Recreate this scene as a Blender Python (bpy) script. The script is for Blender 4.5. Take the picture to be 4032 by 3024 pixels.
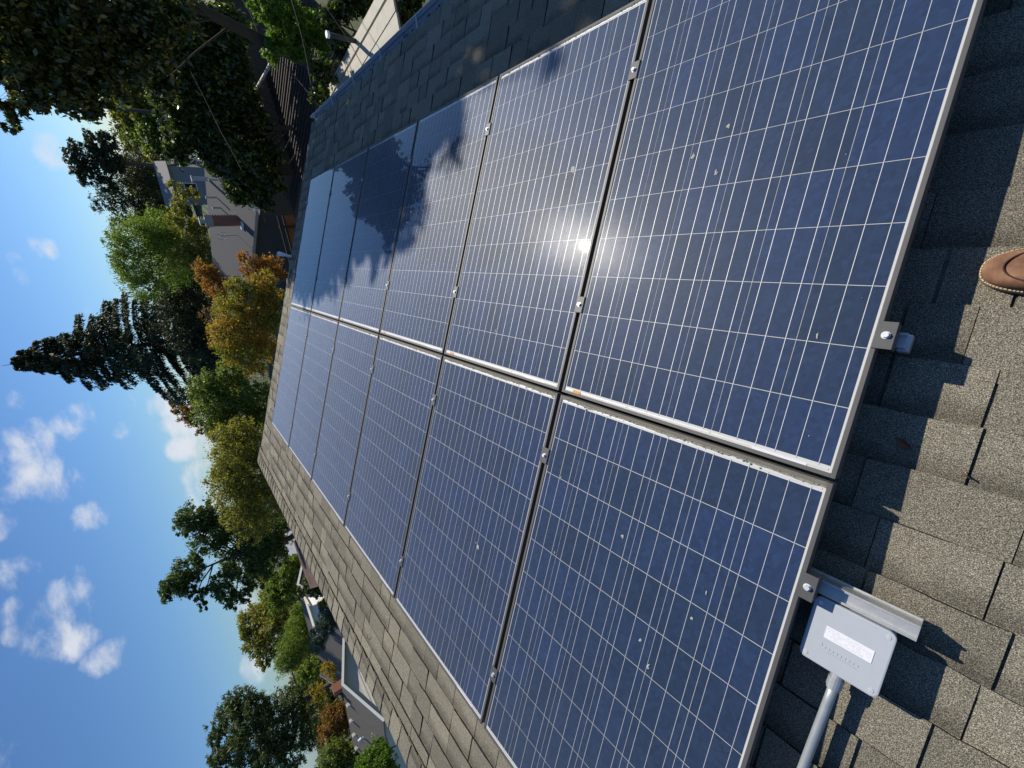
import bpy, bmesh, math, random
import numpy as np
from mathutils import Matrix, Vector
R = math.radians
sc = bpy.context.scene
for o in list(bpy.data.objects): bpy.data.objects.remove(o)

# ------------------------------------------------------------------ camera (the phone is held on its side: the picture is rolled a quarter turn)
CAM = np.array([-0.23323, -0.60025, 1.22769])
RC = np.array([[-0.632115, 0.218006, -0.743575], [0.054239, -0.944805, -0.323113], [-0.772974, -0.244575, 0.585401]])
FPX = 1633.56
cd = bpy.data.cameras.new('camera'); co = bpy.data.objects.new('camera', cd); sc.collection.objects.link(co)
cd.sensor_fit = 'HORIZONTAL'; cd.sensor_width = 36; cd.lens = 36*FPX/4032; cd.clip_start = .02; cd.clip_end = 4000
co.matrix_world = Matrix([[*RC[0], CAM[0]], [*RC[1], CAM[1]], [*RC[2], CAM[2]], [0, 0, 0, 1]])
sc.camera = co
sc.render.resolution_x, sc.render.resolution_y = 1024, 768

# ------------------------------------------------------------------ light
SUN = np.array([.658, -.470, .588]); SUN /= np.linalg.norm(SUN)
SUN_EL = math.asin(SUN[2]); SUN_ROT = math.atan2(SUN[0], SUN[1])
sl = bpy.data.lights.new('sun', 'SUN'); sl.energy = 5.0; sl.angle = R(.53); sl.color = (1, .93, .82)
so = bpy.data.objects.new('sun', sl); sc.collection.objects.link(so)
so.rotation_euler = Vector(SUN).to_track_quat('Z', 'Y').to_euler(); so.location = (0, 0, 30)
vs = sc.view_settings; vs.view_transform = 'Standard'; vs.look = 'None'; vs.gamma = 1; vs.exposure = 0.12; vs.use_curve_mapping = False

def ray(x, y):                       # photograph pixel -> world direction
    d = RC @ np.array([(x-2016)/FPX, -(y-1512)/FPX, -1.]); return d/np.linalg.norm(d)
def at(x, y, D):                     # ... at horizontal distance D
    d = ray(x, y); return CAM + d*D/math.hypot(d[0], d[1])
def atz(x, y, z):
    d = ray(x, y); return CAM + d*(z-CAM[2])/d[2]
def depth(p): return float(-(RC.T @ (np.asarray(p)-CAM))[2])

# world: clear sky with scattered fair-weather clouds
w = bpy.data.worlds.new('World'); sc.world = w; w.use_nodes = True
nt = w.node_tree; nt.nodes.clear()
N = nt.nodes.new; L = nt.links.new
out = N('ShaderNodeOutputWorld'); bg = N('ShaderNodeBackground'); bg.inputs[1].default_value = .088
sky = N('ShaderNodeTexSky'); sky.sky_type = 'NISHITA'; sky.sun_disc = False
sky.sun_elevation = SUN_EL; sky.sun_rotation = SUN_ROT; sky.air_density = 1.0; sky.dust_density = .25; sky.ozone_density = 3.0
tc = N('ShaderNodeTexCoord')
def mth(op, a, b=None, c=None, clamp=False):
    n = N('ShaderNodeMath'); n.operation = op; n.use_clamp = clamp
    for i, v in enumerate((a, b, c)):
        if v is None: continue
        if isinstance(v, (int, float)): n.inputs[i].default_value = v
        else: L(v, n.inputs[i])
    return n.outputs[0]
nrm = N('ShaderNodeVectorMath'); nrm.operation = 'NORMALIZE'; L(tc.outputs['Generated'], nrm.inputs[0])
mp = N('ShaderNodeMapping'); mp.inputs['Scale'].default_value = (1, 1, 2.1); L(nrm.outputs[0], mp.inputs[0])
n1 = N('ShaderNodeTexNoise'); n1.inputs['Scale'].default_value = 11; n1.inputs['Detail'].default_value = 9; n1.inputs['Roughness'].default_value = .58; n1.inputs['Distortion'].default_value = .15; L(mp.outputs[0], n1.inputs[0])
n2 = N('ShaderNodeTexNoise'); n2.inputs['Scale'].default_value = 2.6; n2.inputs['Detail'].default_value = 4; L(mp.outputs[0], n2.inputs[0])
# where the clouds stand (directions, angular radius in degrees, strength)
CLS = .70
CL = [(110,1860,4.2,1),(190,1900,3.6,1),(150,1720,3.2,.85),(230,1680,3,.8),(300,1640,2.2,.7),(90,1570,1.6,.7),(70,2260,2.6,.8),(90,2400,2.6,.85),(70,2490,2.0,.8),
      (230,2420,4.2,1.1),(280,2490,3.4,1),(320,2400,2.4,.8),(405,2590,2.2,.75),(360,2030,2.4,1),(200,590,2.4,.95),(175,980,1.8,.75),(70,1085,1.7,.8),(20,1015,1.6,.75),
      (20,2960,3.2,.5),(330,1200,1.3,.7),(690,1580,3.0,1.25),(740,1660,3.2,1.3),(780,1750,3.4,1.3),(720,1760,2.4,1.1),(820,1860,3.6,1.35),(800,1960,3.2,1.25),(860,2060,3,1.2),(990,2360,2.5,.9),(1040,2440,2.2,.8),(1020,2620,2.6,.9),(480,1690,1.4,.45),(480,1180,1.6,.6),(20,2050,2.2,.6),(330,2260,2.0,.35)]
acc = None
for px, py, rr, st in CL:
    d = ray(px, py)
    dn = N('ShaderNodeVectorMath'); dn.operation = 'DOT_PRODUCT'; L(nrm.outputs[0], dn.inputs[0]); dn.inputs[1].default_value = d
    m = N('ShaderNodeMapRange'); m.interpolation_type = 'SMOOTHSTEP'; m.inputs[1].default_value = math.cos(R(rr*1.35*CLS)); m.inputs[2].default_value = math.cos(R(rr*.1*CLS)); m.inputs[4].default_value = st
    L(dn.outputs['Value'], m.inputs[0])
    acc = m.outputs[0] if acc is None else mth('MAXIMUM', acc, m.outputs[0])
# the rest of the sky carries the same sparse clouds
gen = N('ShaderNodeMapRange'); gen.interpolation_type = 'SMOOTHSTEP'; gen.inputs[1].default_value = .58; gen.inputs[2].default_value = .75; gen.inputs[4].default_value = .75; L(n2.outputs[0], gen.inputs[0])
fw = RC @ np.array([0, 0, -1.]); fc = ray(500, 1700)
dn = N('ShaderNodeVectorMath'); dn.operation = 'DOT_PRODUCT'; L(nrm.outputs[0], dn.inputs[0]); dn.inputs[1].default_value = fc
outm = N('ShaderNodeMapRange'); outm.inputs[1].default_value = math.cos(R(36)); outm.inputs[2].default_value = math.cos(R(44)); L(dn.outputs['Value'], outm.inputs[0])
acc = mth('MAXIMUM', acc, mth('MULTIPLY', gen.outputs[0], outm.outputs[0]))
dens = mth('ADD', mth('MULTIPLY', acc, .72), mth('SUBTRACT', mth('MULTIPLY', mth('SUBTRACT', n1.outputs[0], .5), 2.3), .40))
cm = N('ShaderNodeMapRange'); cm.interpolation_type = 'SMOOTHSTEP'; cm.inputs[1].default_value = .0; cm.inputs[2].default_value = .75; cm.inputs[4].default_value = .88; L(dens, cm.inputs[0])
bgc = N('ShaderNodeBackground'); bgc.inputs[0].default_value = (.90, .93, 1, 1); bgc.inputs[1].default_value = .78
tint = N('ShaderNodeMix'); tint.data_type = 'RGBA'; tint.blend_type = 'MULTIPLY'; tint.inputs[0].default_value = 1; L(sky.outputs[0], tint.inputs[6]); tint.inputs[7].default_value = (.63, .86, 1.14, 1); L(tint.outputs[2], bg.inputs[0])
mx = N('ShaderNodeMixShader'); L(cm.outputs[0], mx.inputs[0]); L(bg.outputs[0], mx.inputs[1]); L(bgc.outputs[0], mx.inputs[2]); L(mx.outputs[0], out.inputs[0])

# ------------------------------------------------------------------ helpers
C = sc.collection
class MB:
    def __init__(s): s.v = []; s.f = []
    def add(s, vs_, fs):
        b = len(s.v); s.v += [tuple(map(float, q)) for q in vs_]; s.f += [tuple(b+i for i in f) for f in fs]; return s
    def box(s, x0, x1, y0, y1, z0, z1, T=None):
        v = [(x, y, z) for z in (z0, z1) for y in (y0, y1) for x in (x0, x1)]
        if T is not None: v = [T(*q) for q in v]
        return s.add(v, [(0,2,3,1),(4,5,7,6),(0,1,5,4),(2,6,7,3),(0,4,6,2),(1,3,7,5)])
    def obox(s, c, ax, ay, az, hx, hy, hz):        # oriented box
        c, ax, ay, az = map(np.asarray, (c, ax, ay, az))
        return s.box(-hx, hx, -hy, hy, -hz, hz, lambda x, y, z: tuple(c+ax*x+ay*y+az*z))
    def tube(s, pts, rad, n=8, cap=True):
        pts = [np.asarray(p, float) for p in pts]
        if not hasattr(rad, '__len__'): rad = [rad]*len(pts)
        b = len(s.v); prev = None
        for i, p in enumerate(pts):
            t = pts[min(i+1, len(pts)-1)]-pts[max(i-1, 0)]; t = t/(np.linalg.norm(t)+1e-9)
            a = np.array([0, 0, 1.]) if abs(t[2]) < .9 else np.array([1., 0, 0])
            if prev is not None: a = prev
            x = a-t*(a@t); x /= np.linalg.norm(x)+1e-9; y = np.cross(t, x); prev = x
            for k in range(n):
                an = 2*math.pi*k/n; s.v.append(tuple(p+rad[i]*(math.cos(an)*x+math.sin(an)*y)))
        for i in range(len(pts)-1):
            for k in range(n):
                k2 = (k+1) % n; s.f.append((b+i*n+k, b+i*n+k2, b+(i+1)*n+k2, b+(i+1)*n+k))
        if cap:
            s.f.append(tuple(b+k for k in range(n))[::-1]); s.f.append(tuple(b+(len(pts)-1)*n+k for k in range(n)))
        return s
    def prism(s, poly, z0, z1):
        n = len(poly); return s.add([(x, y, z0) for x, y in poly]+[(x, y, z1) for x, y in poly],
            [tuple(range(n))[::-1], tuple(range(n, 2*n))]+[(i, (i+1) % n, n+(i+1) % n, n+i) for i in range(n)])
    def mesh(s, name, smooth=False, bevel=0):
        me = bpy.data.meshes.new(name); me.from_pydata(s.v, [], s.f); me.update()
        bm = bmesh.new(); bm.from_mesh(me)
        bmesh.ops.recalc_face_normals(bm, faces=bm.faces)
        if bevel: bmesh.ops.bevel(bm, geom=list(bm.edges), offset=bevel, segments=2, profile=.6, affect='EDGES')
        bm.to_mesh(me); bm.free()
        if smooth: me.polygons.foreach_set('use_smooth', [True]*len(me.polygons))
        return me
def link(name, me, mat=None, parent=None, loc=None, rot=None):
    o = bpy.data.objects.new(name, me); C.objects.link(o)
    if me is not None and mat is not None and not me.materials: me.materials.append(mat)
    if parent is not None: o.parent = parent
    if loc is not None: o.location = tuple(float(a) for a in loc)
    if rot is not None: o.rotation_euler = rot
    return o
def part(name, mb, mat, parent=None, smooth=False, bevel=0, **k): return link(name, mb.mesh(name, smooth, bevel), mat, parent, **k)
def tag(o, label, cat, group=None):
    o['label'] = label; o['category'] = cat
    if group: o['group'] = group
    return o
def thing(name, label, cat, loc=(0, 0, 0), rot=(0, 0, 0), group=None):
    return tag(link(name, None, None, None, loc, rot), label, cat, group)

# ------------------------------------------------------------------ materials
class MT:
    def __init__(s, name):
        s.m = bpy.data.materials.new(name); s.m.use_nodes = True; s.t = s.m.node_tree; s.t.nodes.clear()
        s.out = s.n('ShaderNodeOutputMaterial')
    def n(s, ty, **k):
        q = s.t.nodes.new(ty)
        for a, b in k.items(): setattr(q, a, b)
        return q
    def l(s, a, b): s.t.links.new(a, b)
    def set(s, node, key, v):
        if hasattr(v, 'is_linked') or hasattr(v, 'links'): s.l(v, node.inputs[key])
        else: node.inputs[key].default_value = v
    def math(s, op, a, b=0., clamp=False):
        q = s.n('ShaderNodeMath', operation=op, use_clamp=clamp); s.set(q, 0, a); s.set(q, 1, b); return q.outputs[0]
    def noise(s, scale, detail=3, rough=.5, vec=None, dim='3D'):
        q = s.n('ShaderNodeTexNoise'); q.inputs['Scale'].default_value = scale; q.inputs['Detail'].default_value = detail; q.inputs['Roughness'].default_value = rough
        if vec is not None: s.l(vec, q.inputs['Vector'])
        return q.outputs[0]
    def ramp(s, f, stops):
        q = s.n('ShaderNodeValToRGB'); e = q.color_ramp.elements
        while len(e) < len(stops): e.new(.5)
        for i, (p, c) in enumerate(stops): e[i].position = p; e[i].color = (*c, 1)
        s.l(f, q.inputs[0]); return q.outputs[0]
    def mix(s, f, a, b, mode='MIX'):
        q = s.n('ShaderNodeMix', data_type='RGBA', blend_type=mode); s.set(q, 0, f)
        for k, v in ((6, a), (7, b)):
            if isinstance(v, tuple): q.inputs[k].default_value = (*v, 1)
            else: s.l(v, q.inputs[k])
        return q.outputs[2]
    def pos(s): return s.n('ShaderNodeNewGeometry').outputs['Position']
    def obj(s): return s.n('ShaderNodeTexCoord').outputs['Object']
    def rnd(s):           # different for every separate piece, whether an object of its own or an island of a joined mesh
        a = s.n('ShaderNodeNewGeometry').outputs['Random Per Island']; b = s.n('ShaderNodeObjectInfo').outputs['Random']
        return s.math('FRACT', s.math('ADD', a, b))
    def bsdf(s, col, rough=.6, metal=0., spec=.5, bump=None, bstr=.3, bdist=.01, coat=0.):
        p = s.n('ShaderNodeBsdfPrincipled')
        if isinstance(col, tuple): p.inputs['Base Color'].default_value = (*col, 1)
        else: s.l(col, p.inputs['Base Color'])
        s.set(p, 'Roughness', rough); s.set(p, 'Metallic', metal); p.inputs['Specular IOR Level'].default_value = spec
        if coat: p.inputs['Coat Weight'].default_value = coat
        if bump is not None:
            b = s.n('ShaderNodeBump'); b.inputs['Strength'].default_value = bstr; b.inputs['Distance'].default_value = bdist; s.l(bump, b.inputs['Height']); s.l(b.outputs[0], p.inputs['Normal'])
        s.l(p.outputs[0], s.out.inputs[0]); return p
def simple(name, col, rough=.6, metal=0., var=.25, scale=6., bstr=.15, spec=.5):
    m = MT(name); nz = m.noise(scale, 5, .6, m.pos())
    c = m.mix(nz, tuple(a*(1-var) for a in col), tuple(min(1, a*(1+var)) for a in col))
    m.bsdf(c, rough, metal, spec, nz, bstr); return m.m

def mat_shingle():
    m = MT('asphalt_shingle'); p = m.pos()
    g1 = m.noise(400, 2, .6, p); g2 = m.noise(900, 1, .5, p); patch = m.noise(3.2, 4, .6, p); streak = m.noise(14, 3, .6, p)
    gran = m.ramp(m.math('ADD', m.math('MULTIPLY', g1, .62), m.math('MULTIPLY', g2, .38)),
                  [(.34, (.038, .034, .028)), (.45, (.112, .104, .084)), (.52, (.230, .214, .168)), (.59, (.42, .39, .30)), (.68, (.74, .70, .56))])
    tone = m.ramp(m.rnd(), [(0, (.72, .71, .70)), (.3, (.85, .84, .82)), (.7, (1.0, .99, .97)), (1, (1.13, 1.12, 1.08))])
    c = m.mix(1., gran, tone, 'MULTIPLY')
    c = m.mix(m.math('MULTIPLY', patch, .5), c, m.mix(1., c, (.72, .70, .68), 'MULTIPLY'))
    c = m.mix(m.math('MULTIPLY', streak, .35), c, m.mix(1., c, (.80, .76, .70), 'MULTIPLY'))
    # the printed shade band near the top of the exposed part, on some of the tabs only
    dv = m.n('ShaderNodeVectorMath', operation='DOT_PRODUCT'); m.l(p, dv.inputs[0]); dv.inputs[1].default_value = (0, math.cos(R(20)), math.sin(R(20)))
    fr_ = m.math('FRACT', m.math('DIVIDE', m.math('ADD', dv.outputs['Value'], 2.62+10*.1435), .1435))
    mr = m.n('ShaderNodeMapRange', interpolation_type='SMOOTHSTEP'); mr.inputs[1].default_value = .45; mr.inputs[2].default_value = .95; m.l(m.math('ADD', fr_, m.math('MULTIPLY', m.math('SUBTRACT', streak, .5), .5)), mr.inputs[0])
    on = m.math('GREATER_THAN', m.math('FRACT', m.math('MULTIPLY', m.rnd(), 7.31)), .42)
    c = m.mix(m.math('MULTIPLY', m.math('MULTIPLY', mr.outputs[0], on), .75), c, m.mix(1., c, (.45, .44, .44), 'MULTIPLY'))
    m.bsdf(c, .9, 0, .25, m.math('ADD', g1, m.math('MULTIPLY', g2, .6)), .55, .0035); return m.m
def mat_cell():
    m = MT('polycrystalline_cell'); o = m.pos()
    v = m.n('ShaderNodeTexVoronoi'); v.inputs['Scale'].default_value = 70; m.l(o, v.inputs['Vector'])
    bw = m.n('ShaderNodeRGBToBW'); m.l(v.outputs['Color'], bw.inputs[0])
    base = m.ramp(bw.outputs[0], [(0, (.0090, .0245, .0660)), (.5, (.0115, .0300, .0820)), (1, (.0155, .0390, .1030))])
    tone = m.ramp(m.n('ShaderNodeObjectInfo').outputs['Random'], [(0, (.88, .89, .84)), (.5, (1, 1, 1)), (1, (1.08, 1.08, 1.18))])
    big = m.noise(7, 3, .5, o)
    c = m.mix(1., base, tone, 'MULTIPLY'); c = m.mix(m.math('MULTIPLY', big, .6), c, m.mix(1., c, (1.25, 1.15, .95), 'MULTIPLY'))
    p = m.bsdf(c, .5, 0, .06); return m.m
def mat_glass():
    # float glass with rolled texture and a film of dust: a clear coat reflection over what lies beneath
    m = MT('panel_glass'); p = m.pos()
    b1 = m.noise(420, 2, .5, p); b2 = m.noise(30, 2, .5, p); b3 = m.noise(1500, 1, .5, p)
    def bump(h, st, di):
        b = m.n('ShaderNodeBump'); b.inputs['Strength'].default_value = st; b.inputs['Distance'].default_value = di; m.l(h, b.inputs['Height']); return b.outputs[0]
    nb = bump(m.math('ADD', b1, m.math('MULTIPLY', b3, .5)), .22, .0006)
    lw = m.n('ShaderNodeLayerWeight'); lw.inputs[0].default_value = .5
    fres = m.math('ADD', .036, m.math('MULTIPLY', m.math('POWER', lw.outputs['Facing'], 4.6), .95))     # same from both sides, so sunlight passes to the cells
    tr = m.n('ShaderNodeBsdfTransparent'); tr.inputs[0].default_value = (1, 1, 1, 1)
    g1 = m.n('ShaderNodeBsdfGlossy'); g1.inputs['Roughness'].default_value = .018
    g2 = m.n('ShaderNodeBsdfGlossy'); g2.inputs['Roughness'].default_value = .12; m.l(nb, g2.inputs['Normal'])
    g3 = m.n('ShaderNodeBsdfGlossy'); g3.inputs['Roughness'].default_value = .42; g3.inputs[0].default_value = (.85, .92, 1, 1)
    ga = m.n('ShaderNodeMixShader'); ga.inputs[0].default_value = .055; m.l(g1.outputs[0], ga.inputs[1]); m.l(g2.outputs[0], ga.inputs[2])
    gb = m.n('ShaderNodeMixShader'); gb.inputs[0].default_value = .16; m.l(ga.outputs[0], gb.inputs[1]); m.l(g3.outputs[0], gb.inputs[2])
    s1 = m.n('ShaderNodeMixShader'); m.l(fres, s1.inputs[0]); m.l(tr.outputs[0], s1.inputs[1]); m.l(gb.outputs[0], s1.inputs[2])
    df = m.n('ShaderNodeBsdfDiffuse'); df.inputs[0].default_value = (.46, .46, .45, 1)
    st = m.noise(9, 5, .65, p); fine = m.noise(160, 3, .7, p)
    dust = m.math('MULTIPLY', m.math('ADD', .023, m.math('MULTIPLY', m.math('POWER', lw.outputs['Facing'], 3.), .34)), m.math('ADD', .45, m.math('MULTIPLY', m.math('ADD', st, m.math('MULTIPLY', fine, .6)), .7)))
    s2 = m.n('ShaderNodeMixShader'); m.l(dust, s2.inputs[0]); m.l(s1.outputs[0], s2.inputs[1]); m.l(df.outputs[0], s2.inputs[2])
    m.l(s2.outputs[0], m.out.inputs[0]); return m.m
def mat_metal(name, col, rough=.45, metal=.75, var=.2, dirt=0.):
    m = MT(name); p = m.pos(); nz = m.noise(24, 5, .65, p); fine = m.noise(300, 2, .5, p)
    c = m.mix(nz, tuple(a*(1-var) for a in col), tuple(min(1, a*(1+var)) for a in col))
    if dirt: c = m.mix(m.math('MULTIPLY', m.math('GREATER_THAN', fine, .56), dirt), c, (.10, .09, .06))
    m.bsdf(c, m.math('ADD', rough-.08, m.math('MULTIPLY', fine, .16)), metal, .5, fine, .1, .001); return m.m
def mat_leaf(name, stops, rough=.5, trans=.30, spec=.4, big=None):
    m = MT(name); r = m.n('ShaderNodeNewGeometry').outputs['Random Per Island']
    c = m.ramp(r, stops)
    if big:       # broad colour change through the crown (turning autumn foliage)
        nz = m.noise(big[0], 2, .5, m.pos()); c2 = m.ramp(r, big[1]); f = m.ramp(nz, [(.42, (0, 0, 0)), (.58, (1, 1, 1))]); c = m.mix(f, c, c2)
    else:
        nz = m.noise(.7, 3, .5, m.pos()); c = m.mix(m.math('MULTIPLY', nz, .7), c, m.mix(1., c, (1.35, 1.2, .9), 'MULTIPLY'))
    p = m.n('ShaderNodeBsdfPrincipled'); m.l(c, p.inputs['Base Color']); p.inputs['Roughness'].default_value = rough; p.inputs['Specular IOR Level'].default_value = spec
    t = m.n('ShaderNodeBsdfTranslucent'); m.l(m.mix(1., c, (1.5, 1.6, .7), 'MULTIPLY'), t.inputs[0])
    x = m.n('ShaderNodeMixShader'); x.inputs[0].default_value = trans; m.l(p.outputs[0], x.inputs[1]); m.l(t.outputs[0], x.inputs[2]); m.l(x.outputs[0], m.out.inputs[0]); return m.m
BUTT = simple('asphalt_cut_edge', (.022, .020, .019), .95, 0, .3, 60, .2)
SH = mat_shingle(); CELL = mat_cell(); GLASS = mat_glass()
FRAME = mat_metal('anodised_frame', (.090, .086, .085), .55, .12, .15, .25)
FRAME_DIRTY = mat_metal('lichened_frame', (.15, .14, .12), .8, .1, .35, .5)
ALU = mat_metal('mill_aluminium', (.62, .62, .60), .42, .7, .25)
CLAMP = mat_metal('clamp_aluminium', (.085, .085, .083), .55, .2, .15)
STEEL = mat_metal('stainless_bolt', (.70, .70, .69), .42, .45, .1)
ZINC = mat_metal('galvanised_conduit', (.38, .41, .43), .5, .5, .2)
BUSBAR = mat_metal('tinned_ribbon', (.62, .62, .62), .5, .35, .1)
SHEET = simple('white_backsheet', (.56, .56, .53), .6, 0, .05, 20, 0)
PLASTIC = simple('grey_white_plastic', (.39, .42, .45), .45, 0, .05, 40, .02)
PLATE = simple('white_label_plate', (.70, .70, .73), .5, 0, .05, 60, 0)
GUTTER = mat_metal('painted_gutter', (.46, .46, .46), .55, .15, .25)
ORANGE = simple('orange_sticker', (.60, .25, .03), .6, 0, .25, 300, 0)
DARKWOOD = simple('weathered_dark_wood', (.050, .038, .030), .85, 0, .45, 5, .3)
BARK = simple('tree_bark', (.085, .065, .05), .9, 0, .45, 9, .6)
GRASS = simple('grass_ground', (.06, .075, .03), .95, 0, .5, 2, .3)
WHITE = simple('white_paint', (.78, .79, .80), .55, 0, .06, 8, .02)
SIDING = simple('cream_siding', (.62, .58, .49), .65, 0, .1, 6, .05)
DARKGLASS = MT('window_glass'); DARKGLASS.bsdf((.02, .025, .03), .08); DARKGLASS = DARKGLASS.m
GREYROOF = simple('grey_composition_roof', (.088, .086, .083), .9, 0, .28, 30, .5)
GREYROOF_D = simple('ribbed_brown_grey_roof', (.17, .155, .135), .85, 0, .25, 40, .4)
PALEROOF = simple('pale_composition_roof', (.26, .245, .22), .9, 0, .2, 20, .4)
GREYWALL = simple('blue_grey_stucco', (.25, .28, .32), .85, 0, .12, 6, .2)
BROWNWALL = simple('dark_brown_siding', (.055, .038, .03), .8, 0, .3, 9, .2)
FENCE = simple('redwood_fence', (.30, .13, .055), .8, 0, .4, 7, .4)
BRICK = simple('red_brick', (.30, .12, .075), .9, 0, .35, 30, .4)
MORTAR = simple('chimney_mortar', (.36, .33, .29), .9, 0, .2, 20, .3)
CREAMROOF = simple('cream_painted_boards', (.44, .41, .33), .75, 0, .3, 7, .2)
BLACK = simple('black_cable', (.02, .02, .022), .8, 0, .1, 10, 0, .12)
DARKGREY = simple('dark_grey_siding', (.06, .058, .055), .8, 0, .2, 6, .1)
SOILWALL = simple('house_wall_paint', (.50, .46, .38), .8, 0, .1, 4, .1)

# ------------------------------------------------------------------ the roof we stand on.  Roof axes: u away from us along the ridge, v up the slope, w out of the roof; glass of the panels at w = 0
TH = R(20); RW = -.133
def W(u, v, w): return np.array([u, v*math.cos(TH)-w*math.sin(TH), v*math.sin(TH)+w*math.cos(TH)])
ROT = (TH, 0, 0)
GZ = -6.0
U0, U1, V0, V1 = -2.4, 7.10, -2.62, 2.63
rng = random.Random(7)

gm = MB(); gm.add([(-400, -900, GZ), (1800, -900, GZ), (1800, 1500, GZ), (-400, 1500, GZ)], [(0, 1, 2, 3)])
g = part('ground', gm, GRASS); g['kind'] = 'structure'

house = thing('shingled_house', 'house with grey brown asphalt shingle roof carrying the solar panels', 'house', (0, 0, 0))
hw = MB(); a = W(0, V0+.45, RW-.05); b_ = W(0, V1, RW-.08); c_ = (b_[1]+(b_[1]-a[1]), a[2])
prof = [(a[1], GZ), (a[1], a[2]), (b_[1], b_[2]), c_, (c_[0], GZ)]
hw.add([(U0+.3, y, z) for y, z in prof]+[(U1-.35, y, z) for y, z in prof], [(0,1,2,3,4), (9,8,7,6,5)]+[(i, (i+1) % 5, 5+(i+1) % 5, 5+i) for i in range(5)])
part('wall', hw, SOILWALL, house)
rd = MB(); t0, t1 = RW-.045, RW-.010       # the deck, both slopes
ridge = W(0, V1, 0); ry = W(0, V1, t1)[1]
def mir(p): return (p[0], 2*ry-p[1], p[2])
q = [W(U0, V0, t0), W(U1, V0, t0), W(U1, V1, t0), W(U0, V1, t0), W(U0, V0, t1), W(U1, V0, t1), W(U1, V1, t1), W(U0, V1, t1)]
bf = [(0,3,2,1),(4,5,6,7),(0,1,5,4),(1,2,6,5),(2,3,7,6),(3,0,4,7)]
rd.add(q, bf); rd.add([mir(p) for p in q], bf)
roof = part('roof', rd, SH, house)

# shingle tabs
EXP = .1435; SHW = [.125, .155, .185, .215, .25, .29]
def shingle_mesh(wd, th, jag):
    m = MB(); r = random.Random(int(wd*1000)+jag); L_ = EXP+.035; hh = .0012
    k = 4; vs_ = []
    for zt in (0, 1):
        for (y, base) in ((0, 1), (L_, 0)):
            for i in range(k+1):
                x = (i/k-.5)*wd; dy = (r.uniform(-.003, .003) if base else 0)
                vs_.append((x, y+dy, (.001 if zt == 0 else (th+.0015 if base else hh*2))+ (r.uniform(-.0008, .0008) if base else 0)))
    n = k+1; f = []
    for i in range(k):
        f += [(i, i+1, n+i+1, n+i), (2*n+i, 3*n+i, 3*n+i+1, 2*n+i+1), (i, 2*n+i, 2*n+i+1, i+1), (n+i, n+i+1, 3*n+i+1, 3*n+i)]
    f += [(0, n, 3*n, 2*n), (k, 2*n+k, 3*n+k, n+k)]
    m.add(vs_, f); return m
SM = {}
def dark_edges(me):        # the cut edges show the black asphalt
    for p_ in me.polygons: p_.material_index = 0 if abs(p_.normal.z) > .7 else 1
for i, wd in enumerate(SHW):
    for j, th in enumerate((.0055, .0115)):
        mb = shingle_mesh(wd, th, j); me = mb.mesh('shingle'); me.materials.append(SH); me.materials.append(BUTT); dark_edges(me); SM[(i, j)] = (me, mb)
tabs = []
nc = int((V1-V0)/EXP)
for ci in range(nc):
    v = V0+ci*EXP+rng.uniform(-.002, .002); u = U0+rng.uniform(0, .2); hi = rng.random() < .5
    while u < U1-.02:
        i = rng.choice([0, 1, 2, 2, 3, 3, 4, 5]); wd = SHW[i]
        hi = rng.random() < .55
        if u+wd > U1+.02: break
        uc = u+wd/2
        if not (.55 < uc < 5.75 and -1.40 < v < 1.42): tabs.append((uc, v, i, int(hi), rng.uniform(-.35, .35)))
        u += wd+rng.choice([.002, .004, .006, .008])
def pixarea(t):
    p = W(t[0], t[1]+.07, RW); c = RC.T @ (p-CAM)
    if c[2] > -.15: return 0
    x = 2016+FPX*c[0]/-c[2]; y = 1512-FPX*c[1]/-c[2]
    if not (-60 < x < 4092 and -60 < y < 3084): return 0
    under = -.25 < t[0] < 5.95 and -1.6 < t[1]+.07 < 1.66
    inc = abs((RC.T @ W(0, 0, 1))[2]); 
    return SHW[t[2]]*EXP/(c[2]**2)*(.02 if under and t[0] > .15 else 1)
tabs.sort(key=lambda t: -pixarea(t))
stuff = MB()
for k, (uc, v, i, j, tilt) in enumerate(tabs):
    me, mb = SM[(i, j)]
    if k < 300: link('shingle', me, None, roof, W(uc, v, RW-.008), (TH, 0, R(tilt*.6)))
    else: stuff.add([W(uc+x, v+y, RW-.008+z) for x, y, z in mb.v], mb.f)
sf = part('shingle_field', stuff, SH, roof); sf['kind'] = 'stuff'; sf.data.materials.append(BUTT)
for p_ in sf.data.polygons: p_.material_index = 0 if p_.normal.dot(Vector(W(0, 0, 1))) > .7 else 1

# ridge caps: bent pieces lapped along the ridge
def cap_mesh(j):
    m = MB(); r = random.Random(j); hw_ = .150; L_ = .20; th = .0045
    prof_ = []
    for i in range(9):
        s = (i/8-.5)*2; y = s*hw_*math.cos(TH); z = -abs(s)**1.12*hw_*math.sin(TH)*1.02
        prof_.append((y, z))
    vs_ = []
    for x, lift in ((0, .010), (L_, .001)):
        for (y, z) in prof_: vs_.append((x+r.uniform(-.004, .004), y, z+lift+r.uniform(-.0015, .0015)))
        for (y, z) in prof_: vs_.append((x, y, z+lift-th))
    f = []
    for i in range(8):
        f += [(i, i+1, 19+i-1+0, 18+i)] if False else [(i, i+1, 18+i+1, 18+i), (9+i, 27+i, 27+i+1, 9+i+1), (i, 9+i, 9+i+1, i+1), (18+i, 18+i+1, 27+i+1, 27+i)]
    f += [(0, 18, 27, 9), (8, 17, 35, 26)]
    m.add(vs_, f); me = m.mesh('ridge_cap', False); me.materials.append(SH); return me
CM = [cap_mesh(j) for j in range(5)]
u = -2.2; rp = W(0, V1, RW+.004)
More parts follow.
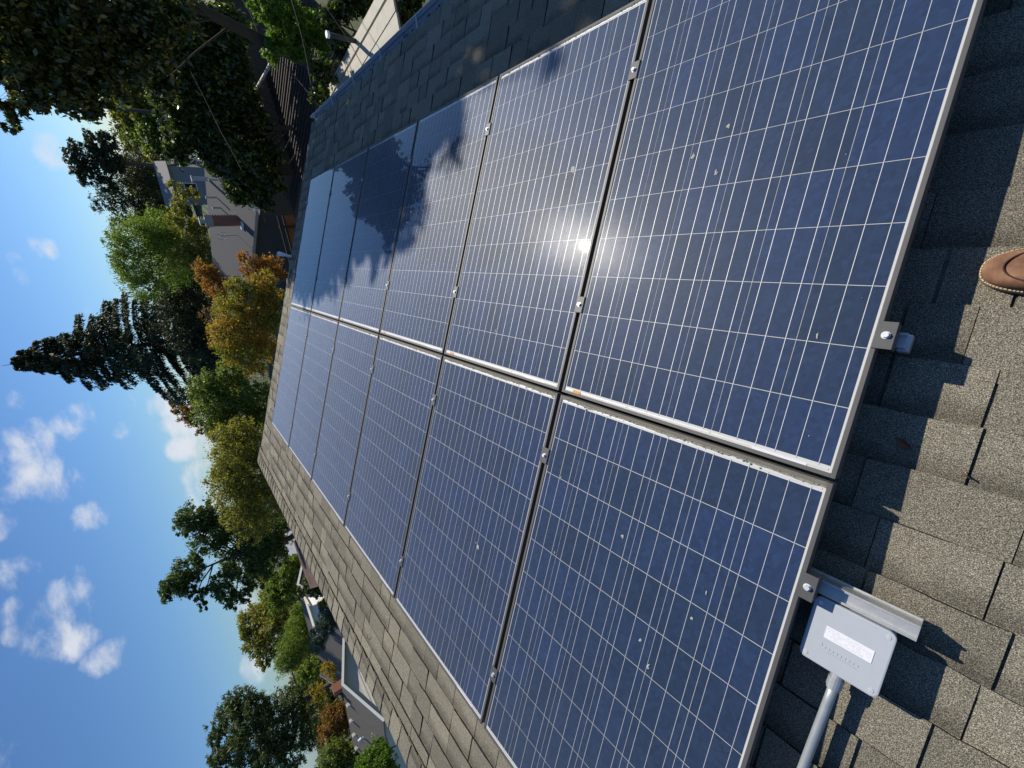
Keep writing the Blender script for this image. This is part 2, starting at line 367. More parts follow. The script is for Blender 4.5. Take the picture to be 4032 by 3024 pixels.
while u < U1-.1:
    link('ridge_cap', rng.choice(CM), None, roof, (u, ry, rp[2]+.008), (0, 0, R(rng.uniform(-1.2, 1.2)))); u += .142
# rake trim and gutter
tr = MB()
for s in (0, 1):
    pts = [W(U1-.012, V0, RW-.16), W(U1+.012, V0, RW-.16), W(U1+.012, V1, RW-.16), W(U1-.012, V1, RW-.16), W(U1-.012, V0, RW-.018), W(U1+.012, V0, RW-.018), W(U1+.012, V1, RW-.018), W(U1-.012, V1, RW-.018)]
    tr.add([mir(p) for p in pts] if s else pts, bf)
part('rake_board', tr, DARKWOOD, house)
gt = MB(); e0 = W(0, V0, RW-.012)
pr = [(.012, -.010), (-.010, -.016), (-.012, -.085), (-.075, -.105), (-.118, -.060), (-.108, -.030), (-.122, -.006), (-.112, .000), (-.098, -.028), (-.106, -.058), (-.072, -.094), (-.020, -.078), (-.018, -.004), (.012, -.004)]
n = len(pr); gt.add([(U0, e0[1]+y, e0[2]+z) for y, z in pr]+[(U1+.03, e0[1]+y, e0[2]+z) for y, z in pr], [(i, (i+1) % n, n+(i+1) % n, n+i) for i in range(n)]+[(n+0,n+1,n+12,n+13),(n+1,n+2,n+11,n+12),(n+2,n+3,n+10,n+11),(n+3,n+4,n+9,n+10),(n+4,n+5,n+6,n+7,n+8,n+9)])
gut = part('gutter', gt, GUTTER, house)
for uu in np.arange(-1.9, U1, .8):
    part('gutter_strap', MB().box(uu-.008, uu+.008, e0[1]-.118, e0[1]+.03, e0[2]-.003, e0[2]+.001), GUTTER, gut)
# dark litter lying in the gutter
lit = MB()
for k in range(260):
    uu = rng.uniform(.5, U1); yy = e0[1]+rng.uniform(-.09, -.025); an = rng.uniform(0, 6.3); l_ = rng.uniform(.01, .03); zz = e0[2]-.075+rng.uniform(0, .02)
    ca, sa = math.cos(an)*l_, math.sin(an)*l_
    lit.add([(uu-ca, yy-sa, zz), (uu+sa*.4, yy-ca*.4, zz+.004), (uu+ca, yy+sa, zz+.006), (uu-sa*.4, yy+ca*.4, zz+.002)], [(0, 1, 2, 3)])
lo_ = part('leaf_litter', lit, BARK, gut); lo_['kind'] = 'stuff'

# ------------------------------------------------------------------ solar panels
PITCH = 1.0021; CP = .158; GAPV = .0708
def cellmesh():
    h = .0780; m = MB(); m.box(-h, h, -h, h, -.0004, 0); me = m.mesh('cell'); me.materials.append(CELL); return me
CELLM = cellmesh()
def sharedbox(name, mat, *b, bevel=0):
    me = MB().box(*b).mesh(name, False, bevel); me.materials.append(mat); return me
XA, XB, YA, YB = -.0168, .9648, -.0290, 1.6085          # outline around the cell field (0..0.948, 0..1.58)
LIP = .0115; FT, FB = .0030, -.043
def frame_rail(x0, x1, y0, y1, inner):
    m = MB(); m.box(x0, x1, y0, y1, FB, FT); return m
FR = {}
for nm, b in {'s0': (XA, XA+LIP, YA, YB), 's1': (XB-LIP, XB, YA, YB), 'e0': (XA+LIP, XB-LIP, YA, YA+LIP), 'e1': (XA+LIP, XB-LIP, YB-LIP, YB)}.items():
    me = frame_rail(*b, 0).mesh('frame_rail', False, .0011); FR[nm] = me
for nm in ('s0', 's1', 'e1'): FR[nm].materials.append(FRAME)
FR['e0'].materials.append(FRAME_DIRTY)
SHEETM = sharedbox('backsheet', SHEET, XA+LIP-.001, XB-LIP+.001, YA+LIP-.001, YB-LIP+.001, -.004, -.0008)
PANEM = sharedbox('glass_pane', GLASS, XA+LIP, XB-LIP, YA+LIP, YB-LIP, .0009, .0016)
# the pane is a thin sheet; keep just its top face so that light crosses it once
pm = MB(); pm.add([(XA+LIP, YA+LIP, .0016), (XB-LIP, YA+LIP, .0016), (XB-LIP, YB-LIP, .0016), (XA+LIP, YB-LIP, .0016)], [(0, 1, 2, 3)])
PANEM = pm.mesh('glass_pane'); PANEM.materials.append(GLASS)
BUSM = sharedbox('busbar', BUSBAR, -.00072, .00072, -.004, 1.584, .0001, .0004)
COLM = sharedbox('collector_ribbon', BUSBAR, -.155, .155, -.0022, .0022, .0001, .0004)
STICKM = sharedbox('sticker', ORANGE, -.020, .020, -.0055, .0055, .0018, .0021)
SERIALM = sharedbox('serial_label', PLATE, -.07, .07, -.004, .004, .0001, .0005)
DIRTFILM = simple('settled_dirt', (.23, .215, .17), .95, 0, .4, 90, .4)
LICH = simple('lichen_dirt', (.17, .155, .11), .95, 0, .5, 60, .5)
DROP = simple('bird_dropping', (.34, .34, .31), .8, 0, .25, 90, .3)
def blob(cx, cy, r, seed, z=.0022, flat=.0015):
    rr = random.Random(seed); n = 9; m = MB(); v = [(cx, cy, z+flat)]
    for k in range(n):
        a = 2*math.pi*k/n; q = .62*r*rr.uniform(.3, 1.25); v.append((cx+q*math.cos(a), cy+q*math.sin(a)*(1.2 if math.sin(a) > 0 else 2.4*rr.uniform(.6, 1)), z))
    m.add(v, [(0, 1+k, 1+(k+1) % n) for k in range(n)]); return m
ORD = ['first', 'second', 'third', 'fourth', 'fifth', 'sixth']
DROPS = {(1, 1): [(.28, .86, .016), (.30, .845, .008)], (0, 1): [(.86, .31, .006), (.80, .62, .007), (.52, .40, .010), (.20, .42, .007)],
         (0, 2): [(.36, .70, .010), (.31, .76, .009), (.22, .52, .008)], (0, -1): [(.62, -.9, .012), (.52, -.83, .012), (.52, -.98, .010), (.11, -.33, .008)], (1, -1): [(.20, -.95, .022), (.23, -.92, .012), (.74, -.13, .013), (.51, -.17, .011)], (2, -1): [(.4, -.4, .01)], (1, 2): []}
for c in range(6):
    for row in (-1, 1):
        v0 = -1.58 if row < 0 else GAPV
        lab = f'{ORD[c]} solar panel from the junction box end, in the row ' + ('next to the gutter' if row < 0 else 'next to the roof ridge')
        pn = thing('solar_panel', lab, 'solar panel', W(c*PITCH, v0, 0), ROT, 'solar panels on the shingle roof')
        for nm in ('s0', 's1', 'e0', 'e1'): link('frame_rail', FR[nm], None, pn)
        link('backsheet', SHEETM, None, pn)
        for i in range(6):
            for j in range(10): link('cell', CELLM, None, pn, ((i+.5)*CP, (j+.5)*CP, 0), (0, 0, rng.choice([0, math.pi/2, math.pi])))
            for k in range(3): link('busbar', BUSM, None, pn, ((i+(k+.5)/3)*CP, 0, 0))
        for i in range(3): link('collector_ribbon', COLM, None, pn, ((2*i+1)*CP, 1.589, 0)); link('collector_ribbon', COLM, None, pn, ((2*i+1)*CP, -.008, 0))
        link('glass_pane', PANEM, None, pn)
        link('serial_label', SERIALM, None, pn, (.12+.03*rng.random(), 1.595, 0))
        if row < 0: link('sticker', STICKM, None, pn, (.885, 1.592, 0))
        
        # grit and lichen along the lower edge
        lm = MB()
        for k in range(90):
            x = rng.uniform(XA+.01, XB-.01); y = YA+LIP+abs(rng.gauss(0, .004)); s = rng.uniform(.0012, .0042)
            lm.add([(x-s, y-s*.6, .0015), (x+s, y-s*.5, .0015), (x+s*.6, y+s, .0015), (x-s*.7, y+s*.8, .0015), (x, y, .0015+s*.8)], [(0,1,4),(1,2,4),(2,3,4),(3,0,4)])
        lo_ = part('edge_grit', lm, LICH, pn); lo_['kind'] = 'stuff'
        ds = MB(); nx = 110; ys = []; yv = .005
        for k in range(nx+1): yv += rng.gauss(0, .0011)+(.0055-yv)*.22; ys.append(max(.0008, yv+rng.gauss(0, .0004))*(1 if row > 0 else .5))
        xs = [XA+LIP+(XB-XA-2*LIP)*k/nx for k in range(nx+1)]
        ds.add([(x, YA+LIP-.001, .0021) for x in xs]+[(x, YA+LIP+y, .0018) for x, y in zip(xs, ys)], [(k, k+1, nx+2+k, nx+1+k) for k in range(nx)])
        part('dirt_strip', ds, DIRTFILM, pn)
        dl = list(DROPS.get((c, row), []))
        if row > 0: dl += DROPS.get((c, 2), [])
        for k, (x, y, r) in enumerate(dl): part('dropping', blob(x, y+(1.58 if row < 0 else 0), r, c*10+k), DROP, pn)
        sp = MB()
        for k in range(14): sp.add(*[(lambda b: (b.v, b.f))(blob(rng.uniform(.03, .92), rng.uniform(.03, 1.55), rng.uniform(.0012, .0032), k))][0])
        q_ = part('speck', sp, DROP, pn); q_['kind'] = 'stuff'

# ------------------------------------------------------------------ rails with clamps
MIDC = sharedbox('clamp', CLAMP, -.020, .020, -.034, .034, .0032, .0072, bevel=.0012)
bt = MB(); bt.tube([(0, 0, .0070), (0, 0, .0085)], .0095, 12); bt.tube([(0, 0, .0085), (0, 0, .0160)], .0070, 6)
BOLTM = bt.mesh('bolt'); BOLTM.materials.append(STEEL)
ec = MB(); ec.box(-.018, .022, -.034, .034, .0032, .0072); ec.box(-.018, -.0145, -.034, .034, -.040, .0032)
ENDC = ec.mesh('end_clamp', False, .0008); ENDC.materials.append(CLAMP)
lf = MB(); lf.box(-.03, .03, -.03, .06, -.026, -.018); lf.box(-.03, .03, .024, .032, -.018, .045)
RAILS = [(-1.305, -.075, 'mounting rail next to the gutter, under the lower row of panels'), (-.352, -.062, 'mounting rail under the lower row of panels, next to the gap between rows'),
         (.323, -.241, 'mounting rail whose end sticks out beside the junction box'), (1.405, -.07, 'mounting rail nearest the ridge, under the upper row of panels')]
for v, us, lab in RAILS:
    rl = thing('mounting_rail', lab, 'mounting rail', W(0, v, 0), ROT, 'aluminium rails holding the panels')
    m = MB(); m.box(us, 6.02, -.019, .019, -.112, -.056); m.box(us, 6.02, -.019, -.0125, -.056, -.0462); m.box(us, 6.02, .0125, .019, -.056, -.0462); m.box(us, 6.02, -.0235, -.019, -.10, -.094)
    part('rail', m, ALU, rl, bevel=.0008)
    for k in range(5): part('rail_foot', MB().box(.45+k*1.25-.03, .45+k*1.25+.03, .020, .028, -.128, -.065).box(.45+k*1.25-.03, .45+k*1.25+.03, .028, .07, -.128, -.121), ALU, rl)
    for c in range(5):
        cl = link('clamp', MIDC, None, rl, (c*PITCH+.948+.0271, 0, 0)); link('bolt', BOLTM, None, cl)
    e = link('end_clamp', ENDC, None, rl, (XA-.012, 0, 0)); link('bolt', BOLTM, None, e)
    e = link('end_clamp', ENDC, None, rl, (5*PITCH+XB+.012, 0, 0), (0, 0, math.pi)); link('bolt', BOLTM, None, e)
    if v == -.352:
        part('foil_tape', MB().box(-.070, -.045, -.020, .026, -.100, -.068), ALU, rl, bevel=.004)

# ------------------------------------------------------------------ junction box and conduit
jb = thing('junction_box', 'pale grey plastic electrical junction box with white label beside the panels', 'junction box', W(-.128, .431, -.037), ROT)
def rrect(hx, hy, r, k=5):
    p = []
    for cx, cy, a0 in ((hx-r, hy-r, 0), (-hx+r, hy-r, 90), (-hx+r, -hy+r, 180), (hx-r, -hy+r, 270)):
        for i in range(k+1): a_ = R(a0+90*i/k); p.append((cx+r*math.cos(a_), cy+r*math.sin(a_)))
    return p
part('body', MB().prism(rrect(.078, .081, .012), -.078, -.014), PLASTIC, jb, bevel=.0015)
cv = part('cover', MB().prism(rrect(.0835, .086, .015), -.013, .0), PLASTIC, jb, bevel=.0035)
part('label_plate', MB().box(-.0545, .0435, -.031+.008, .0015+.008, .0002, .0012), PLATE, cv)
INK = simple('faded_print', (.55, .55, .58), .7, 0, .2, 200, 0); wp = MB()
for k in range(5):
    x = -.050
    while x < .036:
        l_ = rng.uniform(.003, .011)
        if rng.random() < .62: wp.box(x, x+l_, -.0185+k*.0055, -.0165+k*.0055, .0012, .0014)
        x += l_+.0025
q_ = part('worn_print', wp, INK, cv); q_['kind'] = 'stuff'
for sx in (-1, 1):
    for sy in (-1, 1):
        s_ = MB().tube([(0, 0, -.001), (0, 0, .0012)], .0052, 12); s_.box(-.0045, .0045, -.0007, .0007, .0012, .0015)
        part('screw', s_, STEEL, jb, loc=(sx*.069, sy*.0715, 0), rot=(0, 0, rng.uniform(0, 3)))
em = MB()
for k in range(9): em.box(-.035+k*.0085, -.035+k*.0085+.0045, .031, .0365, .0001, .0008)
for k in range(12): em.box(-.032+k*.0052, -.032+k*.0052+.003, .041, .0435, .0001, .0007)
em.tube([(.045, .030, .0001), (.045, .030, .0009)], .0045, 12)
part('embossed_marks', em, PLASTIC, cv)
cdt = thing('conduit', 'galvanised metal conduit running up the shingles from the junction box', 'conduit', W(-.128, .51, -.075), ROT)
pts = [(-.002, .035, 0), (0, .10, -.004), (.004, .22, -.008), (.008, .34, -.012), (.012, .55, -.022), (.014, 1.1, -.028), (.014, 2.0, -.028)]
part('pipe', MB().tube(pts, .0117, 16), ZINC, cdt, True)
fit = MB(); fit.tube([(-.003, .000, 0), (-.002, .030, 0)], .0150, 18); fit.tube([(-.002, .0285, 0), (-.001, .055, -.001)], .0172, 18); fit.tube([(-.001, .055, -.001), (-.001, .062, -.001)], .0150, 18)
part('connector', fit, ZINC, cdt, bevel=0)
part('locknut', MB().tube([(-.003, -.002, 0), (-.003, .006, 0)], .0195, 6), STEEL, cdt)

# ------------------------------------------------------------------ shoe, leaf, twigs on the shingles
SUEDE = MT('brown_suede'); p_ = SUEDE.obj(); nz = SUEDE.noise(22, 5, .65, p_); nf = SUEDE.noise(420, 2, .5, p_)
SUEDE.bsdf(SUEDE.ramp(nz, [(.3, (.10, .050, .030)), (.52, (.19, .098, .058)), (.72, (.29, .165, .10))]), .85, 0, .2, nf, .35, .002); SUEDE = SUEDE.m
SOLE = simple('tan_shoe_sole', (.20, .13, .075), .8, 0, .2, 40, .1); THREAD = simple('cream_thread', (.62, .52, .34), .8, 0, .1, 80, 0); SEAM = simple('dark_seam', (.05, .025, .016), .9, 0, .1, 20, 0)
shoe = thing('shoe', 'brown suede shoe with cream welt stitching standing on sunlit shingles', 'shoe', W(-.292, -.552, RW+.004), (TH, 0, R(2)))
def outline(sc_=1., n=44):
    pts = []
    for k in range(n):
        a_ = 2*math.pi*k/n; x = math.cos(a_); y = math.sin(a_)
        X = .145*(abs(x)**.82)*(1 if x > 0 else -1); wdt = .0525 if x > -.2 else .0525-.012*min(1, (-x-.2)/.5)
        if -.5 < x < .1: wdt *= .90
        Y = wdt*(abs(y)**.78)*(1 if y > 0 else -1); pts.append((X*sc_, Y*sc_))
    return pts
ol = outline()
part('sole', MB().prism([(x*1.035, y*1.10) for x, y in ol], 0, .016), SOLE, shoe, bevel=.003)
up = MB(); n = len(ol); rings = [(1.0, .016), (1.005, .026), (.97, .038), (.88, .050), (.72, .058), (.45, .062)]
vs_ = []
for s_, z in rings:
    for x, y in ol:
        toe = max(0, (x-.02)/.125); zz = z*(1-.25*toe*toe) if z > .03 else z
        if x < 0: zz = z+(max(0, -x-.01)*.40 if s_ < .9 else 0)
        vs_.append((x*s_ + (.02*(1-s_) if x > 0 else 0), y*s_, zz))
vs_.append((0, 0, .066)); fs = []
for i in range(len(rings)-1):
    for k in range(n): k2 = (k+1) % n; fs.append((i*n+k, i*n+k2, (i+1)*n+k2, (i+1)*n+k))
b_ = (len(rings)-1)*n; fs += [(b_+k, b_+(k+1) % n, len(vs_)-1) for k in range(n)]
up.add(vs_, fs); part('upper', up, SUEDE, shoe, True)
st = MB(); cum = 0
for k in range(n):
    p0 = np.array(ol[k]); p1 = np.array(ol[(k+1) % n]); sl_ = np.linalg.norm(p1-p0); m_ = max(1, round(sl_/.0065))
    for j in range(m_):
        a_ = p0+(p1-p0)*(j+.12)/m_; b2 = p0+(p1-p0)*(j+.78)/m_
        st.tube([(a_[0]*1.017, a_[1]*1.05, .0175), (b2[0]*1.017, b2[1]*1.05, .0175)], .0014, 5)
part('welt_stitching', st, THREAD, shoe)
sm = MB(); cv_ = []
for k in range(25):
    a_ = R(-88+176*k/24); x = .020+.092*math.cos(a_); y = .043*math.sin(a_)
    cv_.append((x, y, .0545-.0085*max(0, (x-.02)/.092)**2))
sm.tube(cv_, .0018, 6); part('toe_seam', sm, SEAM, shoe, True)
cl = MB(); cl.tube([(-.075, 0, .085), (-.085, 0, .12), (-.09, 0, .17)], [.042, .045, .05], 16); part('ankle_collar', cl, SUEDE, shoe, True)
LEAFB = simple('dry_leaf', (.12, .045, .02), .8, 0, .3, 40, .2)
dl = thing('dry_leaf', 'single dry reddish brown leaf lying in the shade of the panels', 'leaf', W(-.108, -.100, RW+.010), (TH, 0, R(-30)))
lb = MB(); lb.add([(-.035, 0, .002), (-.015, .014, .005), (.012, .015, .006), (.036, .002, .001), (.012, -.013, .004), (-.015, -.012, .006), (0, 0, 0)], [(0,6,1),(1,6,2),(2,6,3),(3,6,4),(4,6,5),(5,6,0)])
lb.tube([(-.035, 0, .002), (-.055, .004, .003)], .0012, 5); part('blade', lb, LEAFB, dl); dl.scale = (.62, .62, .62)
TW = simple('twig', (.16, .085, .05), .9, 0, .3, 40, .2)
for k, (px, py, an, l_, lab) in enumerate([(1448, 2508, 65, .075, 'short reddish twig lying on the shingles beside the ridge'), (3800, 1865, -35, .035, 'tiny dark twig on the sunlit shingles below the panels')]):
    d = ray(px, py); dv = np.array([d[0], d[1]*math.cos(TH)+d[2]*math.sin(TH), -d[1]*math.sin(TH)+d[2]*math.cos(TH)])
    cvv = np.array([CAM[0], CAM[1]*math.cos(TH)+CAM[2]*math.sin(TH), -CAM[1]*math.sin(TH)+CAM[2]*math.cos(TH)])
    q = cvv+dv*(RW+.012-cvv[2])/dv[2]
    tg = part('twig', MB().tube([(-l_/2, 0, 0), (0, l_*.07, .002), (l_/2, 0, .001)], [.0025, .002, .0012], 6), TW, None, True, loc=W(*q), rot=(TH, 0, R(an)))
    tag(tg, lab, 'twig')

# ------------------------------------------------------------------ trees
def leafmesh(name, P, Tn, Nn, size, aspect, mat):
    n = len(P); t = Tn/(np.linalg.norm(Tn, axis=1, keepdims=True)+1e-9)
    b = np.cross(Nn, t); b /= np.linalg.norm(b, axis=1, keepdims=True)+1e-9; nn = np.cross(t, b)
    s = size[:, None]
    v = np.empty((n, 4, 3)); v[:, 0] = P-t*s*.5; v[:, 1] = P+b*s*aspect*.5-t*s*.05; v[:, 2] = P+t*s*.5-nn*s*.12; v[:, 3] = P-b*s*aspect*.5-t*s*.05
    me = bpy.data.meshes.new(name); me.vertices.add(4*n); me.vertices.foreach_set('co', v.ravel().astype(np.float32))
    me.loops.add(4*n); me.loops.foreach_set('vertex_index', np.arange(4*n, dtype=np.int32))
    me.polygons.add(n); me.polygons.foreach_set('loop_start', np.arange(0, 4*n, 4, dtype=np.int32))
    me.update(calc_edges=True); me.validate(); me.materials.append(mat); return me
def crown_points(lobes, n, r, clump=.26, shell=.62, flat=1., droop=0., thin=0):
    """lobes: (centre, radius). Leaves gather in twig clumps spread through the outer part of each lobe."""
    wts = np.array([l[1]**2 for l in lobes]); wts[len(wts)-thin:] *= .55; cnt = np.maximum(30, (n*wts/wts.sum())).astype(int)
    Ps, Ns = [], []
    for (c, rad), k in zip(lobes, cnt):
        nc = max(10, int(k/42)); d = r.normal(size=(nc, 3)); d /= np.linalg.norm(d, axis=1, keepdims=True)
        rr = shell+(1.08-shell)*r.random(nc)**.8
        lump = 1+.22*np.sin(d[:, 0]*5+c[0])*np.sin(d[:, 1]*5+c[1]*2)+.12*np.sin(d[:, 2]*9+c[2])
        cc = c+d*(rr*lump)[:, None]*rad*np.array([1, 1, flat])
        idx = r.integers(0, nc, k); sg = rad*clump*(.6+.8*r.random(nc))[idx]
        off = r.normal(size=(k, 3))*sg[:, None]*np.array([1, 1, .62])*.6
        if droop: off[:, 2] -= np.abs(r.normal(size=k))*sg*droop
        p = cc[idx]+off; Ps.append(p)
        nn = d[idx]*.7+r.normal(size=(k, 3))*.65+np.array([0, 0, .45]); Ns.append(nn)
    return np.concatenate(Ps), np.concatenate(Ns)
def limbs(mb, base, lobes, r0, r, sub=3, rj=.5):
    base = np.asarray(base, float); zs = [c[2] for c, _ in lobes]; top = np.mean([c for c, _ in lobes], axis=0); top = np.array([top[0], top[1], min(zs)*.25+max(zs)*.75])
    K = 7; lead = [base+(top-base)*np.array([(k/K)**1.6, (k/K)**1.6, k/K])+r.normal(size=3)*np.array([1, 1, 0])*(.025*np.linalg.norm(top-base) if 0 < k < K else 0) for k in range(K+1)]
    mb.tube([base-[0, 0, .3]]+lead, [r0*1.5]+[r0*(1.15-1.0*k/K) for k in range(K+1)], 9)
    L0 = np.array(lead)
    for c, rad in lobes:
        hd = math.hypot(c[0]-top[0], c[1]-top[1]); zt = min(max(c[2]-hd*r.uniform(.5, .9), base[2]+(c[2]-base[2])*.35), top[2])
        s0 = np.array([np.interp(zt, L0[:, 2], L0[:, q]) for q in range(3)])
        k = s0+(c-s0)*.5+r.normal(size=3)*rad*.16+np.array([0, 0, rad*.15]); rr = r0*.30*min(1.1, .4+rad/3)
        mb.tube([s0, k, c], [rr, rr*.66, rr*.36], 6)
        for q in range(sub):
            d = r.normal(size=3); d /= np.linalg.norm(d); d[2] = abs(d[2])*.6
            a_ = k+(c-k)*r.uniform(.1, 1); e_ = c+d*rad*.85
            mb.tube([a_, (a_+e_)/2+r.normal(size=3)*rad*.08, e_], [rr*.33, rr*.2, rr*.06], 5, False)
TSEED = [100]
def lobes_px(L_, D, jit=.35, r=None, sc_=(1, 0)):
    o = []
    for q in L_:
        px, py, pr = q[:3]; Dq = D*(1+(q[3] if len(q) > 3 else 0))
        px, py, pr = px*sc_[0], py*sc_[0]+sc_[1], pr*sc_[0]
        p0 = at(px, py, Dq); rad = pr*depth(p0)/FPX
        p = at(px, py, Dq+r.uniform(-1, 1)*jit*rad*1.6); o.append((p, rad))
    return o
def tree(label, L_, D, mat, n, leaf, name='tree', cat='tree', aspect=.55, bark=None, trunk=.16, clump=.26, shell=.55, flat=1., droop=0., sc_=(1, 0), base=None, group=None, sub=3, extra=(), jit=.35, bz=None):
    TSEED[0] += 1; r = np.random.default_rng(TSEED[0]); n = int(n*1.35); leaf *= .84
    lb_ = lobes_px(L_, D, jit, r, sc_)+list(extra)
    ctr = np.mean([c for c, _ in lb_], axis=0)
    bx = np.array([ctr[0], ctr[1], GZ]) if base is None else np.array([base[0], base[1], GZ])
    t = thing(name, label, cat, bx, (0, 0, 0), group)
    mb = MB(); limbs(mb, (0, 0, 0), [(c-bx, rad) for c, rad in lb_], trunk, r, sub); part('trunk', mb, bark or BARK, t, True)
    P_, N_ = crown_points(lb_, n, r, clump, shell, flat, droop, len(extra))
    T_ = r.normal(size=P_.shape)+np.array([0, 0, -.35-droop]); sz = leaf*(.45+1.1*r.random(len(P_))**1.4)
    link('crown', leafmesh('crown', P_-bx, T_, N_, sz, aspect, mat), None, t); return t
G = lambda *s: list(s)
L_MAG = mat_leaf('magnolia_leaf', [(0, (.022, .034, .010)), (.5, (.050, .070, .018)), (.85, (.105, .120, .030)), (1, (.22, .17, .05))], .26, .36, .7)
L_DARK = mat_leaf('laurel_leaf', [(0, (.014, .026, .009)), (.55, (.036, .060, .017)), (.85, (.095, .135, .028)), (1, (.21, .24, .045))], .30, .36, .55)  # the brightest stops paint scattered sunlit leaves into the dark crown
L_BRIGHT = mat_leaf('bright_green_leaf', [(0, (0.057, 0.115, 0.014)), (.6, (0.103, 0.196, 0.023)), (1, (0.172, 0.253, 0.046))], .45, 0.45)
L_GREEN = mat_leaf('mid_green_leaf', [(0, (0.054, 0.089, 0.026)), (.5, (0.108, 0.160, 0.039)), (1, (0.213, 0.255, 0.063))], .5, 0.42)
L_OLIVE = mat_leaf('olive_leaf', [(0, (0.102, 0.115, 0.032)), (.5, (0.192, 0.200, 0.046)), (1, (0.359, 0.321, 0.077))], .55, 0.42)
L_SYC = mat_leaf('sycamore_leaf', [(0, (0.032, 0.059, 0.020)), (.55, (0.067, 0.111, 0.032)), (1, (0.147, 0.189, 0.052))], .5, 0.38)
L_CON = mat_leaf('conifer_needles', [(0, (0.016, 0.027, 0.016)), (.6, (0.035, 0.050, 0.025)), (1, (0.087, 0.095, 0.041))], .6, 0.2)
L_PINE = mat_leaf('pine_needles', [(0, (0.043, 0.068, 0.029)), (.6, (0.089, 0.123, 0.046)), (1, (0.169, 0.191, 0.068))], .6, 0.32)
L_BIRCH = mat_leaf('willow_leaf', [(0, (0.059, 0.111, 0.024)), (.5, (0.128, 0.196, 0.034)), (1, (0.239, 0.292, 0.059))], .5, 0.45)
L_TEAL = mat_leaf('blue_cedar_needles', [(0, (0.037, 0.064, 0.060)), (.6, (0.067, 0.104, 0.094)), (1, (0.118, 0.160, 0.126))], .6, 0.3)
L_YEL = mat_leaf('yellow_leaf', [(0, (0.176, 0.132, 0.017)), (.6, (0.286, 0.220, 0.022)), (1, (0.374, 0.275, 0.044))], .55, 0.45)
L_ORA = mat_leaf('orange_autumn_leaf', [(0, (0.184, 0.075, 0.023)), (.4, (0.299, 0.121, 0.030)), (.75, (0.345, 0.190, 0.046)), (1, (0.230, 0.196, 0.052))], .6, .42)
L_AUT = mat_leaf('turning_autumn_leaf', [(0, (0.101, 0.122, 0.025)), (.5, (0.201, 0.216, 0.038)), (1, (0.345, 0.302, 0.057))], .6, .45, .3, (.75, [(0, (0.216, 0.122, 0.029)), (.5, (0.359, 0.223, 0.043)), (1, (0.431, 0.287, 0.057))]))
L_BROWN = mat_leaf('brown_autumn_leaf', [(0, (0.118, 0.064, 0.024)), (.5, (0.202, 0.114, 0.037)), (1, (0.269, 0.168, 0.050))], .6, 0.4)
L_PALE = mat_leaf('pale_far_leaf', [(0, (0.091, 0.111, 0.039)), (.5, (0.143, 0.156, 0.052)), (1, (0.208, 0.208, 0.065))], .6, .3)  # pale yellow-green leaf colour of the distant trees
k3 = (.7233, 2000)

# --- left of the array, beyond the ridge
tree('large dense pine tree with open crown standing behind the brown tree', [(1200,1200,70),(1250,1100,75),(1180,1330,60),(1330,1050,75),(1330,1180,95),(1300,1320,105),(1430,1100,85),(1450,1250,105),(1430,1380,95),(1550,1060,75),(1570,1200,95),(1560,1340,95),(1650,1130,70),(1680,1250,70),(1200,1400,60),(1620,1010,50)], 62, L_PINE, 34000, .34, 'pine_tree', trunk=.35, aspect=.35, clump=.20, shell=.35, flat=.8, sc_=k3)
tree('brown autumn tree rising behind the ribbed brown roof', [(1800,1150,60),(1830,1220,60),(1790,1240,55),(1850,1110,40),(1860,1180,40)], 54, L_BROWN, 9000, .24, 'brown_tree', sc_=k3, droop=.6)
tree('leafy tree between the brown tree and the pine, behind the ribbed roof', [(1870,1320,55),(1910,1400,70),(1810,1370,70),(1850,1420,60)], 50, L_GREEN, 9000, .22, 'green_tree', sc_=k3)
tree('bright yellow green bush in front of the ribbed brown roof', [(2060,1310,48),(2010,1370,52),(2090,1370,55),(2060,1425,60),(1980,1425,45),(2120,1440,50)], 25, L_BRIGHT, 14000, .10, 'bright_bush', 'bush', sc_=k3, trunk=.08)
tree('rounded oak with brown tinged crown above the white shed', [(1370,620,65),(1420,560,60),(1470,640,75),(1390,730,60),(1450,780,60),(1520,580,55),(1445,850,30),(1340,685,35),(1540,680,50)], 58, L_OLIVE, 15000, .26, 'oak_tree', trunk=.25, sc_=k3)
tree('weeping willow like tree with feathery bright fronds behind the utility pole', [(1600,660,60),(1560,770,60),(1540,850,50),(1640,740,50),(1660,640,45),(1590,830,45),(1620,560,40)], 50, L_BIRCH, 14000, .22, 'willow_tree', sc_=k3, droop=1.2, aspect=.3)
tree('blue green cedar standing in front of the gabled house', [(1740,690,48),(1770,620,45),(1725,750,38),(1795,580,32),(1800,650,35),(1760,560,25)], 37, L_TEAL, 11000, .13, 'cedar_tree', sc_=k3, aspect=.35, droop=.5)
tree('small yellow leaved shrub beside the white shed', [(1765,520,28),(1795,505,22),(1750,545,18)], 38, L_YEL, 2600, .13, 'yellow_shrub', 'shrub', sc_=k3, trunk=.05)
tree('dark evergreen bush at the end of the wooden deck', [(1690,420,42),(1650,450,32),(1725,460,34),(1740,410,26)], 34, L_DARK, 5200, .14, 'dark_bush', 'bush', sc_=k3, trunk=.08)
tree('yellow green tree behind the wooden deck', [(1520,400,62),(1570,330,55),(1480,470,48),(1600,300,42),(1560,470,48),(1610,400,45),(1500,540,40)], 46, L_BIRCH, 12000, .20, 'leafy_tree', sc_=k3)
tree('sparse yellowing bush below the utility pole', [(1700,880,50),(1660,900,40),(1720,840,30)], 52, L_BIRCH, 4200, .20, 'sparse_bush', 'bush', sc_=k3)
tree('thin yellow tree rising over the gabled roof', [(1790,890,38),(1770,860,26),(1810,930,26),(1730,1000,40)], 47, L_YEL, 2600, .16, 'thin_yellow_tree', sc_=k3, trunk=.07)
